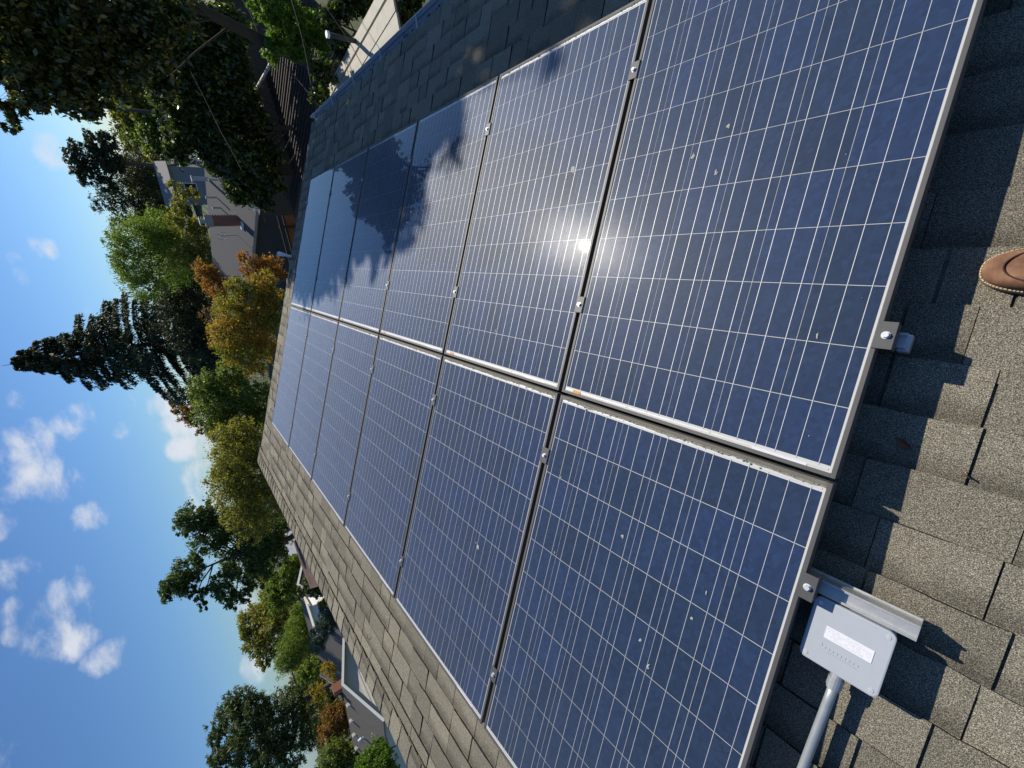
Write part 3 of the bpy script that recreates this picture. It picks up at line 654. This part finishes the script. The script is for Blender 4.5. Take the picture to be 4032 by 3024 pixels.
tree('tall dark sycamore with lobed crown and open gaps', [(1050,60,80),(1150,150,95),(945,430,72),(1030,330,80),(1250,110,100),(1300,300,95),(1230,430,80),(1280,500,55),(1400,200,110),(1490,130,95),(1000,110,45),(1100,530,28),(905,445,38),(1400,350,70),(1075,470,42),(1500,250,70),(1020,420,50),(1350,430,45),(1140,40,70),(1560,60,60)], 40, L_SYC, 34000, .22, 'sycamore_tree', trunk=.32, clump=.22, shell=.45, sc_=k3, sub=4)
tree('olive green hedge tree with dense lumpy crown beside the sycamore', [(900,1720,62),(900,1800,70),(910,1890,72),(935,1970,72),(1000,1760,70),(1010,1880,80),(1030,1980,70),(1000,2060,62),(880,1850,50),(950,1690,50),(1060,1800,50),(1075,1900,50),(940,2050,55)], 33, L_OLIVE, 30000, .16, 'hedge_tree')
tree('glossy green tree between the conifer and the hedge tree', [(800,1520,55),(850,1600,72),(930,1550,80),(960,1650,75),(850,1480,45),(1010,1560,60),(900,1470,45),(880,1670,55),(1030,1640,50)], 37, L_GREEN, 20000, .19, 'glossy_tree')
tree('small russet tree on the skyline between the conifer and the hedge', [(720,1630,35),(770,1650,32),(690,1615,18),(800,1690,30)], 75, L_BROWN, 3000, .30, 'russet_tree')
tree('pale blue green far tree behind the russet tree', [(690,1560,40),(740,1590,40),(790,1560,40)], 110, L_TEAL, 3500, .5, 'far_tree')
# --- ahead
tree('orange autumn maple leaning over the grey roof with the chimney', [(800,1070,38),(850,1130,44),(885,1185,40),(1000,1060,42),(960,1015,24),(1060,1040,34),(840,1085,30),(1090,1075,26)], 25, L_ORA, 11000, .10, 'maple_tree', trunk=.11, clump=.30, sub=6)
tree('yellow and olive turning tree beyond the far end of the panels', [(900,1240,58),(980,1190,62),(1060,1180,52),(900,1330,66),(1000,1290,74),(970,1390,62),(1010,1450,36),(1080,1260,48),(920,1410,34),(1040,1370,50),(870,1290,34),(940,1130,40),(1040,1110,45)], 23, L_AUT, 30000, .105, 'turning_tree', trunk=.13, clump=.30, sub=5)
tree('bare twiggy reddish treetop behind the turning tree', [(830,1250,40),(860,1290,40),(810,1230,26)], 30, L_BROWN, 500, .10, 'bare_tree', trunk=.10, sub=40)
tree('bright feathery green tree left of the chimney house', [(520,940,80),(600,890,62),(640,1040,90),(520,1070,66),(560,1120,60),(460,960,46),(690,960,46),(470,1030,40),(640,940,60)], 47, L_BIRCH, 24000, .20, 'feathery_tree', droop=.5, aspect=.4)
tree('dark green tree at the foot of the tall conifer', [(700,1120,70),(740,1210,70),(800,1260,60),(680,1190,60),(760,1100,55),(850,1320,60),(780,1350,70),(840,1400,50),(720,1300,70)], 52, L_CON, 20000, .24, 'dark_tree')
tree('olive yellow shrubby tree behind the chimney roof', [(690,735,24),(705,800,30),(750,770,28),(690,850,32),(725,900,45),(765,960,52),(725,1010,50),(790,890,30),(800,1020,40)], 44, L_OLIVE, 11000, .18, 'olive_tree')
tree('umbrella crowned pine on the skyline behind the far grey house', [(310,610,45),(335,690,45),(300,655,36),(365,560,42),(395,640,52),(420,720,40),(430,560,40),(440,640,50)], 64, L_CON, 15000, .24, 'umbrella_pine', trunk=.3, flat=.7, clump=.2)
tree('dark round tree between the umbrella pine and the feathery tree', [(400,800,40),(450,760,55),(500,820,62),(555,740,66),(520,680,56),(600,820,55),(575,660,56),(480,870,36),(620,700,46),(640,760,50),(560,880,40)], 68, L_CON, 18000, .22, 'round_tree')
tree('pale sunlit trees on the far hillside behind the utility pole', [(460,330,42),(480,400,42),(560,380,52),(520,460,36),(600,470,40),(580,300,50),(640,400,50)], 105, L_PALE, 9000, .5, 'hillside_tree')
# --- right: the magnolia that shades the far panels, and the dark trees in the garden
SHADE = []
for u_, v_, t_, r_ in [(6.3,-.80,7,.72),(5.6,-.95,8,.75),(4.8,-.90,7.5,.66),(4.2,-1.1,8.5,.50),(3.5,-1.25,9,.45),(3.15,-.80,8.5,.26),(2.75,-1.75,9,.42),(2.6,-1.45,9,.3),(2.95,-1.2,9,.32),(3.3,-1.0,9,.34),(3.7,-.95,8.6,.32),(3.0,-.75,8.6,.2),(3.3,-.62,8.6,.18),(2.2,-1.8,9,.25),(4.1,-.7,8.4,.3),(4.9,-.5,8,.4),(5.6,-.55,8,.4),(3.4,-2.0,9,.6),(4.3,-1.9,8,.8),(5.4,-1.9,8,.9),(6.6,-1.8,7,.9),(2.1,-2.25,9,.5),(1.4,-2.3,9.5,.5),(.8,-2.5,10,.6),(1.9,-2.7,9,.5),(2.9,-2.6,9,.6),(7.2,-.95,7,.6),(1.05,-2.05,9,.24),(1.52,-1.52,9.5,.07),(3.05,-1.38,9,.28),(3.85,-.78,8.5,.34),(4.45,-.62,8,.36),(5.2,-.58,8,.42),(6.0,-.50,7.5,.42),(1.62,-1.86,9.5,.20),(1.25,-1.88,9.5,.20),(1.9,-1.95,9.2,.24),(0.85,-2.0,9.5,.24),(0.2,-2.6,10,.5),(3.6,-2.9,8.5,.8),(5,-3,8,.9),(6.3,-3,7.5,.9)]:
    SHADE.append((W(u_, v_, 0)+SUN*t_, r_))
tree('big magnolia with glossy dark leaves shading the far panels', [(60,330,70),(150,240,105),(250,340,95),(330,420,48),(190,110,120),(330,200,110),(450,150,110),(90,60,110),(410,310,70),(60,200,95),(560,70,95),(600,200,70),(380,400,40),(300,30,100),(480,40,100),(520,260,70),(130,400,50),(20,420,40),(40,480,28),(640,330,60),(700,60,80)], 12.4, L_MAG, 95000, .135, 'magnolia_tree', trunk=.17, bark=DARKWOOD, aspect=.46, clump=.24, shell=.25, base=at(1079, 205, 14.0)[:2], extra=[(np.array(c), r_) for c, r_ in SHADE], sub=4)
tree('dark laurel tree hanging over the slatted pergola', [(720,260,90),(800,360,80),(700,400,70),(850,480,75),(905,580,80),(950,680,72),(1000,750,52),(780,560,55),(720,510,45),(660,130,90),(800,120,85),(900,300,70),(985,480,62),(1040,600,55),(1080,720,36),(850,640,42),(1050,800,34),(930,770,36),(640,300,60),(700,600,36),(760,450,80),(860,220,90),(780,280,90),(940,400,70),(900,120,70),(970,600,50),(880,380,80),(1010,690,50)], 18, L_DARK, 85000, .17, 'laurel_tree', trunk=.13, bark=DARKWOOD, aspect=.46, clump=.30, shell=.2)
tree('sunlit lime green shrub below the magnolia', [(1040,20,52),(1120,50,60),(1190,90,55),(1240,140,42),(1275,190,22),(1100,130,50),(1170,190,46),(1080,210,40)], 13, L_BRIGHT, 12000, .10, 'lime_shrub', 'shrub', trunk=.09, aspect=.4)
tree('dark shrub crowding the cream boarded roof beyond the gutter', [(1350,20,52),(1420,-10,55),(1560,20,48),(1620,-20,50),(1300,80,44),(1350,200,40),(1270,290,44),(1260,380,36),(1580,60,30)], 11.5, L_DARK, 12000, .11, 'dark_shrub', 'shrub', trunk=.09, aspect=.42, bz=0)

# tall conifer
def conifer(label, az_px, D, top_px, rad, seed, nb=150):
    r = np.random.default_rng(seed); tp = at(*top_px, D); bx = np.array([tp[0], tp[1], GZ]); H = tp[2]-GZ
    t = thing('conifer_tree', label, 'conifer', bx)
    mb = MB(); mb.tube([(0, 0, -.3), (0, 0, H*.3), (.1, 0, H*.7), (0, 0, H)], [.42, .32, .16, .02], 9)
    Ps, Ns, Ts = [], [], []
    for k in range(nb):
        f = (k//5+.25*r.random())/(nb/5); z = H*(.14+.85*f**.92)+r.normal()*.28*(1-f); a_ = k*2*math.pi/5+(k//5)*.7+r.normal()*.25
        Lb = rad*min(1, (1-f)*1.75)**.85*(.62+.48*r.random())+.30
        d = np.array([math.cos(a_), math.sin(a_), 0]); rise = .10+.12*f; dr = .26
        pts = [np.array([0, 0, z])+d*Lb*s+np.array([0, 0, Lb*(rise*s-dr*s*s)]) for s in (0, .35, .7, 1.)]
        mb.tube(pts, [.07*(1-f)+.02, .05*(1-f)+.015, .02, .008], 5, False)
        m = int(140+470*Lb/rad); s = .15+.87*r.random(m)**.8; side = r.normal(size=m)*Lb*.15*(1.15-s*.7)
        lat = np.array([-d[1], d[0], 0])
        p = np.array([0, 0, z])+d*(Lb*s)[:, None]+np.outer(Lb*(rise*s-dr*s*s), [0, 0, 1])+lat*side[:, None]+np.outer(-np.abs(r.normal(size=m))*.27-.01, [0, 0, 1])
        Ps.append(p); Ts.append(d*.5+lat*np.sign(side)[:, None]*.6+r.normal(size=(m, 3))*.35+[0, 0, -.7]); Ns.append(r.normal(size=(m, 3))*.6+[0, 0, 1.])
    part('trunk', mb, BARK, t, True)
    P_ = np.concatenate(Ps); link('crown', leafmesh('crown', P_, np.concatenate(Ts), np.concatenate(Ns), .32*(.5+1.0*r.random(len(P_))), .36, L_CON), None, t)
conifer('tall dark spire shaped conifer rising above all other trees', None, 60, (8, 1440), 5.9, 5, 145)
# far trees closing the skyline
protos = {}
FARL = [('distant tree on the skyline, seen between nearer crowns', L_GREEN), ('distant tree on the skyline, seen between nearer crowns', L_PALE), ('distant tree on the skyline, seen between nearer crowns', L_OLIVE)]
for k in range(44):
    az = R(-24+84*k/43+rng.uniform(-.6, .6)); D = rng.uniform(88, 125); p = np.array([CAM[0]+D*math.cos(az), CAM[1]+D*math.sin(az)]); j = k % 3
    if j not in protos:
        r = np.random.default_rng(900+j); lb_ = [(np.array([r.normal()*1.6, r.normal()*1.6, 2.6+r.random()*4]), 1.5+r.random()*1.1) for _ in range(8)]
        P_, N_ = crown_points(lb_, 5200, r, .26, .5); mb = MB(); limbs(mb, (0, 0, 0), lb_, .22, r)
        tm = mb.mesh('trunk', True); tm.materials.append(BARK)
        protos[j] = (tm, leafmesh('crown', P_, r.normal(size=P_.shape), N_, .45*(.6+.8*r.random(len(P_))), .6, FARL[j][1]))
    t = thing('skyline_tree', FARL[0][0], 'tree', (p[0], p[1], GZ), (0, 0, rng.uniform(0, 6)), 'distant trees along the skyline')
    s_ = rng.uniform(.8, 1.12); t.scale = (s_*1.25, s_*1.25, s_)
    link('trunk', protos[j][0], None, t); link('crown', protos[j][1], None, t)

# ------------------------------------------------------------------ neighbouring buildings
def gable(name, label, origin, ang, width, length, eave, ridge_h, roofmat, wallmat, over=.35, fascia=True, ground=GZ):
    """local x along the ridge, y across; origin at the corner of the eave side nearest to us"""
    t = thing(name, label, 'house', (origin[0], origin[1], ground), (0, 0, ang)); h = width/2
    m = MB(); o = over
    prof_ = [(o, 0), (o, eave-.10), (h, ridge_h-.16), (width-o, eave-.10), (width-o, 0)]; x0, x1 = o, length-o
    m.add([(x0, -y, z) for y, z in prof_]+[(x1, -y, z) for y, z in prof_], [(0,1,2,3,4), (9,8,7,6,5)]+[(i, (i+1) % 5, 5+(i+1) % 5, 5+i) for i in range(5)])
    wl = part('wall', m, wallmat, t)
    for s_ in (0, 1):
        y0 = 0 if s_ == 0 else -width
        rf = MB(); rf.add([(0, y0, eave), (length, y0, eave), (length, -h, ridge_h), (0, -h, ridge_h), (0, y0, eave-.09), (length, y0, eave-.09), (length, -h, ridge_h-.09), (0, -h, ridge_h-.09)], [(0,1,2,3),(7,6,5,4),(0,4,5,1),(1,5,6,2),(2,6,7,3),(3,7,4,0)])
        ro = part('roof', rf, roofmat, t)
        if s_ == 0: roof0 = ro
        if fascia:
            for x in (-.03, length):
                ff = MB(); ff.add([(x, y0, eave+.015), (x+.03, y0, eave+.015), (x+.03, -h, ridge_h+.015), (x, -h, ridge_h+.015), (x, y0, eave-.17), (x+.03, y0, eave-.17), (x+.03, -h, ridge_h-.17), (x, -h, ridge_h-.17)], [(0,1,2,3),(7,6,5,4),(0,4,5,1),(1,5,6,2),(2,6,7,3),(3,7,4,0)])
                part('fascia', ff, WHITE, t)
    return t, wl, roof0
def window(parent, c, ax, w_, h_, nrm_, mul=1):
    """flat-on window: frame, pane, glazing bars"""
    c = np.asarray(c, float); ax = np.asarray(ax, float); nz = np.asarray(nrm_, float); up_ = np.array([0, 0, 1.])
    wf = MB()
    for s_ in (-1, 1):
        wf.obox(c+ax*s_*w_/2+nz*.02, ax, up_, nz, .04, h_/2+.04, .03); wf.obox(c+up_*s_*h_/2+nz*.02, ax, up_, nz, w_/2+.04, .04, .03)
    for k in range(mul): wf.obox(c+ax*w_*((k+1)/(mul+1)-.5)+nz*.02, ax, up_, nz, .02, h_/2, .02)
    f = part('window', wf, WHITE, parent); part('pane', MB().obox(c+nz*.008, ax, up_, nz, w_/2, h_/2, .006), DARKGLASS, f); return f

# house with the brick chimney
A_ANG = R(26); AO = (26.8, -2.9)
ch, cw, cr = gable('chimney_house', 'low grey roofed house with a brick chimney beyond the wooden fence', AO, A_ANG, 8.4, 15, 2.62, 3.95, GREYROOF, DARKGREY, .5)
part('eave_board', MB().box(-.02, 15.02, 0, .03, 2.45, 2.61), MORTAR, ch)
for k in (3,): window(ch, (2.2+k*2.4, -.5, 1.45), (1, 0, 0), 1.3, 1.1, (0, 1, 0), 1)
window(ch, (.5, -3.2, 1.5), (0, -1, 0), 1.1, 1.2, (-1, 0, 0), 1); window(ch, (.5, -5.4, 1.5), (0, -1, 0), 1.1, 1.2, (-1, 0, 0), 1)
sl_ = 1.33/4.2
def onA(x, y): return np.array([x, -y, 2.62+y*sl_])
cx, cy = 3.1, 1.25; cb = onA(cx, cy); chm = part('chimney', MB().box(cx-.23, cx+.23, -cy-.20, -cy+.20, cb[2]-.25, cb[2]+1.62), MORTAR, cr)
course = 0; BH = .062
bm_ = {}
for wv in (.20, .105):
    bm_[wv] = sharedbox('brick', BRICK, -wv/2, wv/2, -.012, .012, 0, BH, bevel=.004)
z = cb[2]-.05
while z < cb[2]+1.28:
    for side in range(4):
        half = .23 if side in (0, 2) else .20
        x = -half+(.0 if course % 2 == 0 else -.05)
        while x < half-.04:
            wv = .20 if x+.2 <= half+.02 else .105; px_ = x+wv/2
            pos_ = {0: (cx+px_, -cy+.207, z, 0), 2: (cx+px_, -cy-.207, z, 0), 1: (cx+.237, -cy+px_, z, math.pi/2), 3: (cx-.237, -cy+px_, z, math.pi/2)}[side]
            if side in (0, 3): link('brick', bm_[wv], None, chm, pos_[:3], (0, 0, pos_[3]))
            x += wv+.012
    z += BH+.012; course += 1
part('chimney_cap', MB().box(cx-.26, cx+.26, -cy-.23, -cy+.23, cb[2]+1.30, cb[2]+1.66), MORTAR, chm, bevel=.02)
part('flashing', MB().box(cx-.34, cx+.34, -cy+.22, -cy+.42, cb[2]-.24, cb[2]-.03), WHITE, chm)
part('flue_cap', MB().tube([(cx, -cy, cb[2]+1.6), (cx, -cy, cb[2]+1.88)], .13, 10).tube([(cx, -cy, cb[2]+1.88), (cx, -cy, cb[2]+1.92)], .24, 10), ZINC, chm)
for x, y, hh, rr in ((1.75, 2.9, .45, .05), (3.9, 3.2, .5, .06), (4.5, 2.9, .35, .06), (3.2, 3.9, .75, .12)):
    q = onA(x, y); part('vent_pipe', MB().tube([q-[0, 0, .1], q+[0, 0, hh]], rr, 10).tube([q+[0, 0, hh], q+[0, 0, hh+.06]], rr*1.5, 10), ZINC, cr)
q = onA(4.9, 1.3); an = MB(); an.tube([q, q+[0, 0, .9]], .02, 6)
for s_ in (-.25, .25):
    an.tube([q+[s_+.2*math.cos(a_), .0, .85+.2*math.sin(a_)] for a_ in np.linspace(0, 2*math.pi, 13)], .012, 5)
part('antenna', an, ZINC, cr)
q = onA(1.3, 4.15); fr_ = MB()
for k in range(3): fr_.tube([q+[.5*k, 0, -.1], q+[.5*k, 0, .75]], .02, 5)
fr_.tube([q+[0, 0, .75], q+[1, 0, .75]], .02, 5); fr_.tube([q+[0, 0, .1], q+[1, 0, .7]], .02, 5); fr_.tube([q+[0, 0, .7], q+[1, 0, .1]], .02, 5); fr_.tube([q+[0, 0, .35], q+[1, 0, .35]], .02, 5)
part('roof_rack', fr_, ZINC, cr)
# far grey two-storey house
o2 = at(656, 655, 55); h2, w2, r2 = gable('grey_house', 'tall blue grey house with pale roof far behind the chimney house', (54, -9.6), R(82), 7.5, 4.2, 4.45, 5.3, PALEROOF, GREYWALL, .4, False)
window(h2, (2.5, -.4, 3.0), (1, 0, 0), 1.3, 1.0, (0, 1, 0), 2); window(h2, (.4, -2.2, 3.0), (0, -1, 0), .9, .9, (-1, 0, 0), 1)
# gabled house beyond the ridge
pk = at(1345, 2698, 39); PA = math.atan2(40.5-29.0, 28.2-25.1)
gd = np.array([math.cos(PA), math.sin(PA)]); gn = np.array([math.sin(PA), -math.cos(PA)])
W3 = 7.6; o3 = pk[:2]-gn*W3/2
E3 = 3.05; R3 = pk[2]-GZ
gh, gw, gr = gable('gabled_house', 'low house with cream siding gable, white fascia and ribbed brown roof', o3, PA, W3, 16, E3, R3, GREYROOF_D, SIDING, .32)
for k in range(16):          # lap siding boards of the gable
    z = .35+k*.19; yy = W3-.32; mid = W3/2; top = min(yy, W3) 
    hw_ = (W3/2-.34) if z < E3-.12 else max(.1, (R3-.2-z)/((R3-.06-E3)/(W3/2-.32)) if R3 > E3 else .1)
    hw_ = min(hw_, W3/2-.34)
    if z > R3-.4: break
    part('siding_board', MB().add([(.285, -mid-hw_, z), (.312, -mid-hw_, z+.19), (.312, -mid+hw_, z+.19), (.285, -mid+hw_, z), (.33, -mid-hw_, z), (.33, -mid-hw_, z+.19), (.33, -mid+hw_, z+.19), (.33, -mid+hw_, z)], [(0,1,2,3),(7,6,5,4),(0,4,5,1),(1,5,6,2),(2,6,7,3),(3,7,4,0)]), SIDING, gw)
part('patio_beam', MB().box(-1.0, -.85, -W3+.2, -1.2, 2.35, 2.5), GUTTER, gh)
s3 = (R3-E3)/(W3/2)
for k in range(4):
    q = np.array([2.2+k*2.6, -(W3/2-.5), R3-.5*s3]); part('roof_vent', MB().box(q[0]-.13, q[0]+.13, q[1]-.10, q[1]+.16, q[2]-.05, q[2]+.22), SIDING, gr, bevel=.03)
for k in range(46):           # raised ribs of the roof covering
    x = .2+k*.34; part('roof_rib', MB().add([(x, 0, E3+.01), (x+.05, 0, E3+.01), (x+.05, -W3/2, R3+.01), (x, -W3/2, R3+.01), (x, 0, E3+.045), (x+.05, 0, E3+.045), (x+.05, -W3/2, R3+.045), (x, -W3/2, R3+.045)], [(0,3,2,1),(4,5,6,7),(0,1,5,4),(1,2,6,5),(2,3,7,6),(3,0,4,7)]), GREYROOF_D, gr)
q = np.array([6.2, -(W3/2-1.6), R3-1.6*s3]); part('roof_turbine', MB().tube([q-[0, 0, .1], q+[0, 0, .25]], .12, 10).tube([q+[0, 0, .25], q+[0, 0, .5]], [.2, .14], 10), ZINC, gr)
part('chimney', MB().box(1.0, 1.6, -W3/2-.9, -W3/2-.3, R3-.5, R3+.55), BRICK, gr)
bq = at(1290, 2540, 47)
h4, w4, r4 = gable('brown_roof_house', 'plain brown grey roofed house just behind the cream gable', (bq[0]-3, bq[1]-6.0), R(78), 8, 14, 3.0, 4.9, GREYROOF_D, SIDING, .4)
# white garden shed
sq = at(1245, 2425, 42); sh = thing('white_shed', 'small white flat roofed shed among trees beyond the ridge', 'shed', (sq[0], sq[1], GZ), (0, 0, R(20)))
part('wall', MB().box(-1.1, 1.1, -1.3, 1.3, 0, sq[2]-GZ+.25), WHITE, sh); part('roof', MB().box(-1.3, 1.3, -1.5, 1.5, sq[2]-GZ+.26, sq[2]-GZ+.38), SIDING, sh)
fw_ = at(1095, 2215, 80); f5, _, _ = gable('far_white_house', 'pale far house glimpsed beneath the sycamore', (fw_[0], fw_[1]), R(70), 8, 12, 3.0, 4.6, PALEROOF, WHITE, .4)
# wooden deck roof with railings beyond the ridge
dq = at(1190, 2190, 30); dk = thing('wooden_deck', 'reddish wooden deck roof beyond the ridge below the leafy tree', 'deck', (dq[0], dq[1], dq[2]), (0, 0, R(38)))
DECK = simple('brown_red_boards', (.13, .075, .055), .8, 0, .35, 6, .3)
for k in range(22): part('board', MB().box(-4.2, 4.2, -1.3+k*.15, -1.16+k*.15, -.15, -.11+rng.uniform(0, .012)), DECK, dk)
for x in (-3.9, 0, 3.9): part('post', MB().box(x-.06, x+.06, .6, .72, GZ-dq[2], -.16), DARKWOOD, dk)

# fence of redwood boards beyond the far end of our roof
f0, f1 = at(1072, 790, 26), at(1062, 1110, 25); fd = (f1-f0)[:2]; fl = np.linalg.norm(fd); fa = math.atan2(fd[1], fd[0])
fc_ = thing('wooden_fence', 'reddish brown board fence with top rail below the chimney house', 'fence', (f0[0], f0[1], GZ), (0, 0, fa))
fh = f0[2]-GZ; bmesh_ = [sharedbox('fence_board', FENCE, 0, .138, -.01, .01, .05, fh-.32+d_) for d_ in (0, .012, .02)]
k = 0
while k*.146 < fl: link('fence_board', rng.choice(bmesh_), None, fc_, (k*.146, rng.uniform(-.004, .004), 0)); k += 1
for zz in (.5, fh-.30, fh-.06): part('rail', MB().box(0, fl, .012, .06, zz-.05, zz+.05), DARKWOOD, fc_)
for k in range(4): part('post', MB().box(k*fl/3-.05, k*fl/3+.05, .06, .16, 0, fh+.03), DARKWOOD, fc_)

# slatted pergola
pg = thing('slatted_pergola', 'dark brown pergola roofed with parallel wooden slats beside the gutter', 'pergola', (0, 0, 0))
PZ = -3.55
pa, pb, pcn, pd = atz(1165, 300, PZ), atz(1092, 560, PZ), atz(1150, 800, PZ), atz(1215, 440, PZ)
sd = np.array([pcn[0]-pd[0], pcn[1]-pd[1], 0]); sd /= np.linalg.norm(sd)      # slats run along here
nd = np.array([-sd[1], sd[0], 0]); 
if nd @ (pb-pd) < 0: nd = -nd
wdt = max(nd @ (pb-pd), 2.2); ln = max(sd @ (pcn-pd), 3)+2.4
sorg = pd-sd*2.2-nd*.5
for k in range(20):
    c = sorg+nd*(k*.215)+sd*(ln/2)+np.array([0, 0, rng.uniform(-.01, .01)]); part('slat', MB().obox(c, sd, nd, np.array([0, 0, 1.]), ln/2, .022, .055), DARKWOOD, pg)
for s_ in (.12, .5, .88):
    part('beam', MB().obox(sorg+sd*ln*s_+nd*2.05-np.array([0, 0, .15]), nd, sd, np.array([0, 0, 1.]), 2.2, .05, .09), DARKWOOD, pg)
    for q in (0.05, 4.05): p_ = sorg+sd*ln*s_+nd*q; part('post', MB().box(p_[0]-.06, p_[0]+.06, p_[1]-.06, p_[1]+.06, GZ, PZ-.24), DARKWOOD, pg)

# dark brown outbuilding behind the magnolia trunk
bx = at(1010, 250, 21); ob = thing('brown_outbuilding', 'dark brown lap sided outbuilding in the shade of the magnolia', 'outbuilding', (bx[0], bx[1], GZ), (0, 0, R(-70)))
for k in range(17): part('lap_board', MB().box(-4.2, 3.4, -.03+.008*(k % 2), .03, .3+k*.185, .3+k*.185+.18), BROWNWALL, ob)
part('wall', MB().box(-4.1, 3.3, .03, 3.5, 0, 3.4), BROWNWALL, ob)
g0, g1 = at(976, 412, 19.5), at(1078, 228, 17.5)
rg = part('rain_pipe', MB().tube([g0, g1], .045, 10), GUTTER); tag(rg, 'pale metal pipe slanting across the dark outbuilding wall', 'pipe')

# cream boarded patio roof with a white vent pipe, just beyond the gutter
q0, q1, q2_, q3 = atz(1328, 372, -3.0), atz(1540, 10, -3.0), atz(1461, 250, -3.0), atz(1545, 95, -3.0)
pr_ = thing('patio_roof', 'sunlit cream boarded low roof glimpsed beyond the gutter', 'roof', (0, 0, 0))
ad = q1-q0; ad[2] = 0; al = np.linalg.norm(ad)+1.0; ad /= np.linalg.norm(ad); ac = np.array([-ad[1], ad[0], 0])
if ac @ (np.array([0, 1, 0])) < 0: ac = -ac
for k in range(9):
    ww = .265 if k % 3 else .20; c = q0+ad*(al/2-.9)+ac*(-.25+k*.29); part('roof_board', MB().obox(c+np.array([0, 0, -.012*k]), ad, ac, np.array([0, 0, 1.]), al/2, ww/2+.008, .02), CREAMROOF, pr_)
for s_ in (.1, .9): part('support_beam', MB().obox(q0+ad*(al*s_-.9)+ac*1.0-np.array([0, 0, .22]), ac, ad, np.array([0, 0, 1.]), 1.4, .05, .08), DARKWOOD, pr_); part('post', MB().obox(q0+ad*(al*s_-.9)+ac*.9+np.array([0, 0, (GZ+3.0)/2-.15]), ac, ad, np.array([0, 0, 1.]), .06, .06, (-3.0-GZ)/2-.14), DARKWOOD, pr_)
vb = atz(1404, 163, -3.0); vt = at(1282, 143, math.hypot(*(vb-CAM)[:2])+.05); vp = thing('vent_pipe', 'white capped vent pipe standing over the cream boarded roof', 'pipe', tuple(vb))
part('pipe', MB().tube([(0, 0, -.02), (0, 0, vt[2]-vb[2]-.05)], .045, 14), DARKGREY, vp, True); part('cap', MB().tube([(0, 0, vt[2]-vb[2]-.05), (0, 0, vt[2]-vb[2])], .062, 14), WHITE, vp)

# utility poles and wires
def pole(label, px, D, hgt, arms=True):
    p = at(*px, D); t = thing('utility_pole', label, 'utility pole', (p[0], p[1], GZ)); 
    part('pole', MB().tube([(0, 0, -.3), (0, 0, hgt)], [.17, .11], 10), BARK, t, True)
    if arms: part('crossarm', MB().box(-.05, .05, -1.1, 1.1, hgt-.7, hgt-.58), BARK, t); 
    for y in (-1, -.4, .4, 1): part('insulator', MB().tube([(0, y, hgt-.58), (0, y, hgt-.42)], .04, 8), PLASTIC, t)
    return p
u1 = pole('wooden utility pole on the skyline beside the magnolia', (560, 438), 55, 10.2)
u2 = pole('wooden utility pole beyond the ridge beside the willow like tree', (1230, 2632), 62, 7.6)
def wire(label, pts, r_, mat=BLACK, sag=0.):
    o = []
    for a_, b2 in zip(pts[:-1], pts[1:]):
        for k in range(9): s_ = k/8; o.append(np.asarray(a_)*(1-s_)+np.asarray(b2)*s_-np.array([0, 0, 4*sag*s_*(1-s_)]))
    return tag(part('cable', MB().tube(o, r_, 6), mat, None, True), label, 'cable', None)
cor = W(7.13, -.62, .0)
wire('service cable from the mast at the far roof edge up into the magnolia', [cor, at(870, 520, 12.5), at(640, 90, 22)], .0045, BLACK, .05)
wire('black cable rising from the gutter corner to beyond the lime shrub', [W(7.0, V0-.08, RW-.02), at(1144, -10, 10.5)], .009, BLACK, .06)
wire('second thinner cable from the gutter crossing the dark outbuilding', [W(6.7, V0-.1, RW-.05), at(1020, 150, 13), at(950, -8, 17)], .006, BLACK, .05)
wire('thin pale wire hanging inside the magnolia crown', [at(390, 0, 14), at(462, 245, 15)], .008, ZINC, .05)
wire('thin cable sloping down in front of the cream boarded roof', [at(1440, 285, 9), at(1270, 10, 11)], .006, BLACK, .05)
for k, (y0, y1) in enumerate(((2694, 2950), (2702, 2960), (2722, 2975))):
    wire(['upper power line crossing the large pine', 'middle power line crossing the large pine', 'lower power line crossing the large pine'][k], [at(1182+k*7, y0, 55), at(1268+k*7, y1+80, 48)], .006, BLACK, .1)
ms = thing('service_mast', 'white service entrance fitting on the far roof edge', 'mast', W(7.06, -.66, RW), ROT)
part('mast', MB().tube([(0, 0, -.1), (0, 0, .12)], .02, 10), WHITE, ms, True); part('weatherhead', MB().tube([(0, 0, .10), (.05, .0, .15), (.09, 0, .12)], [.03, .034, .026], 10), WHITE, ms, True)
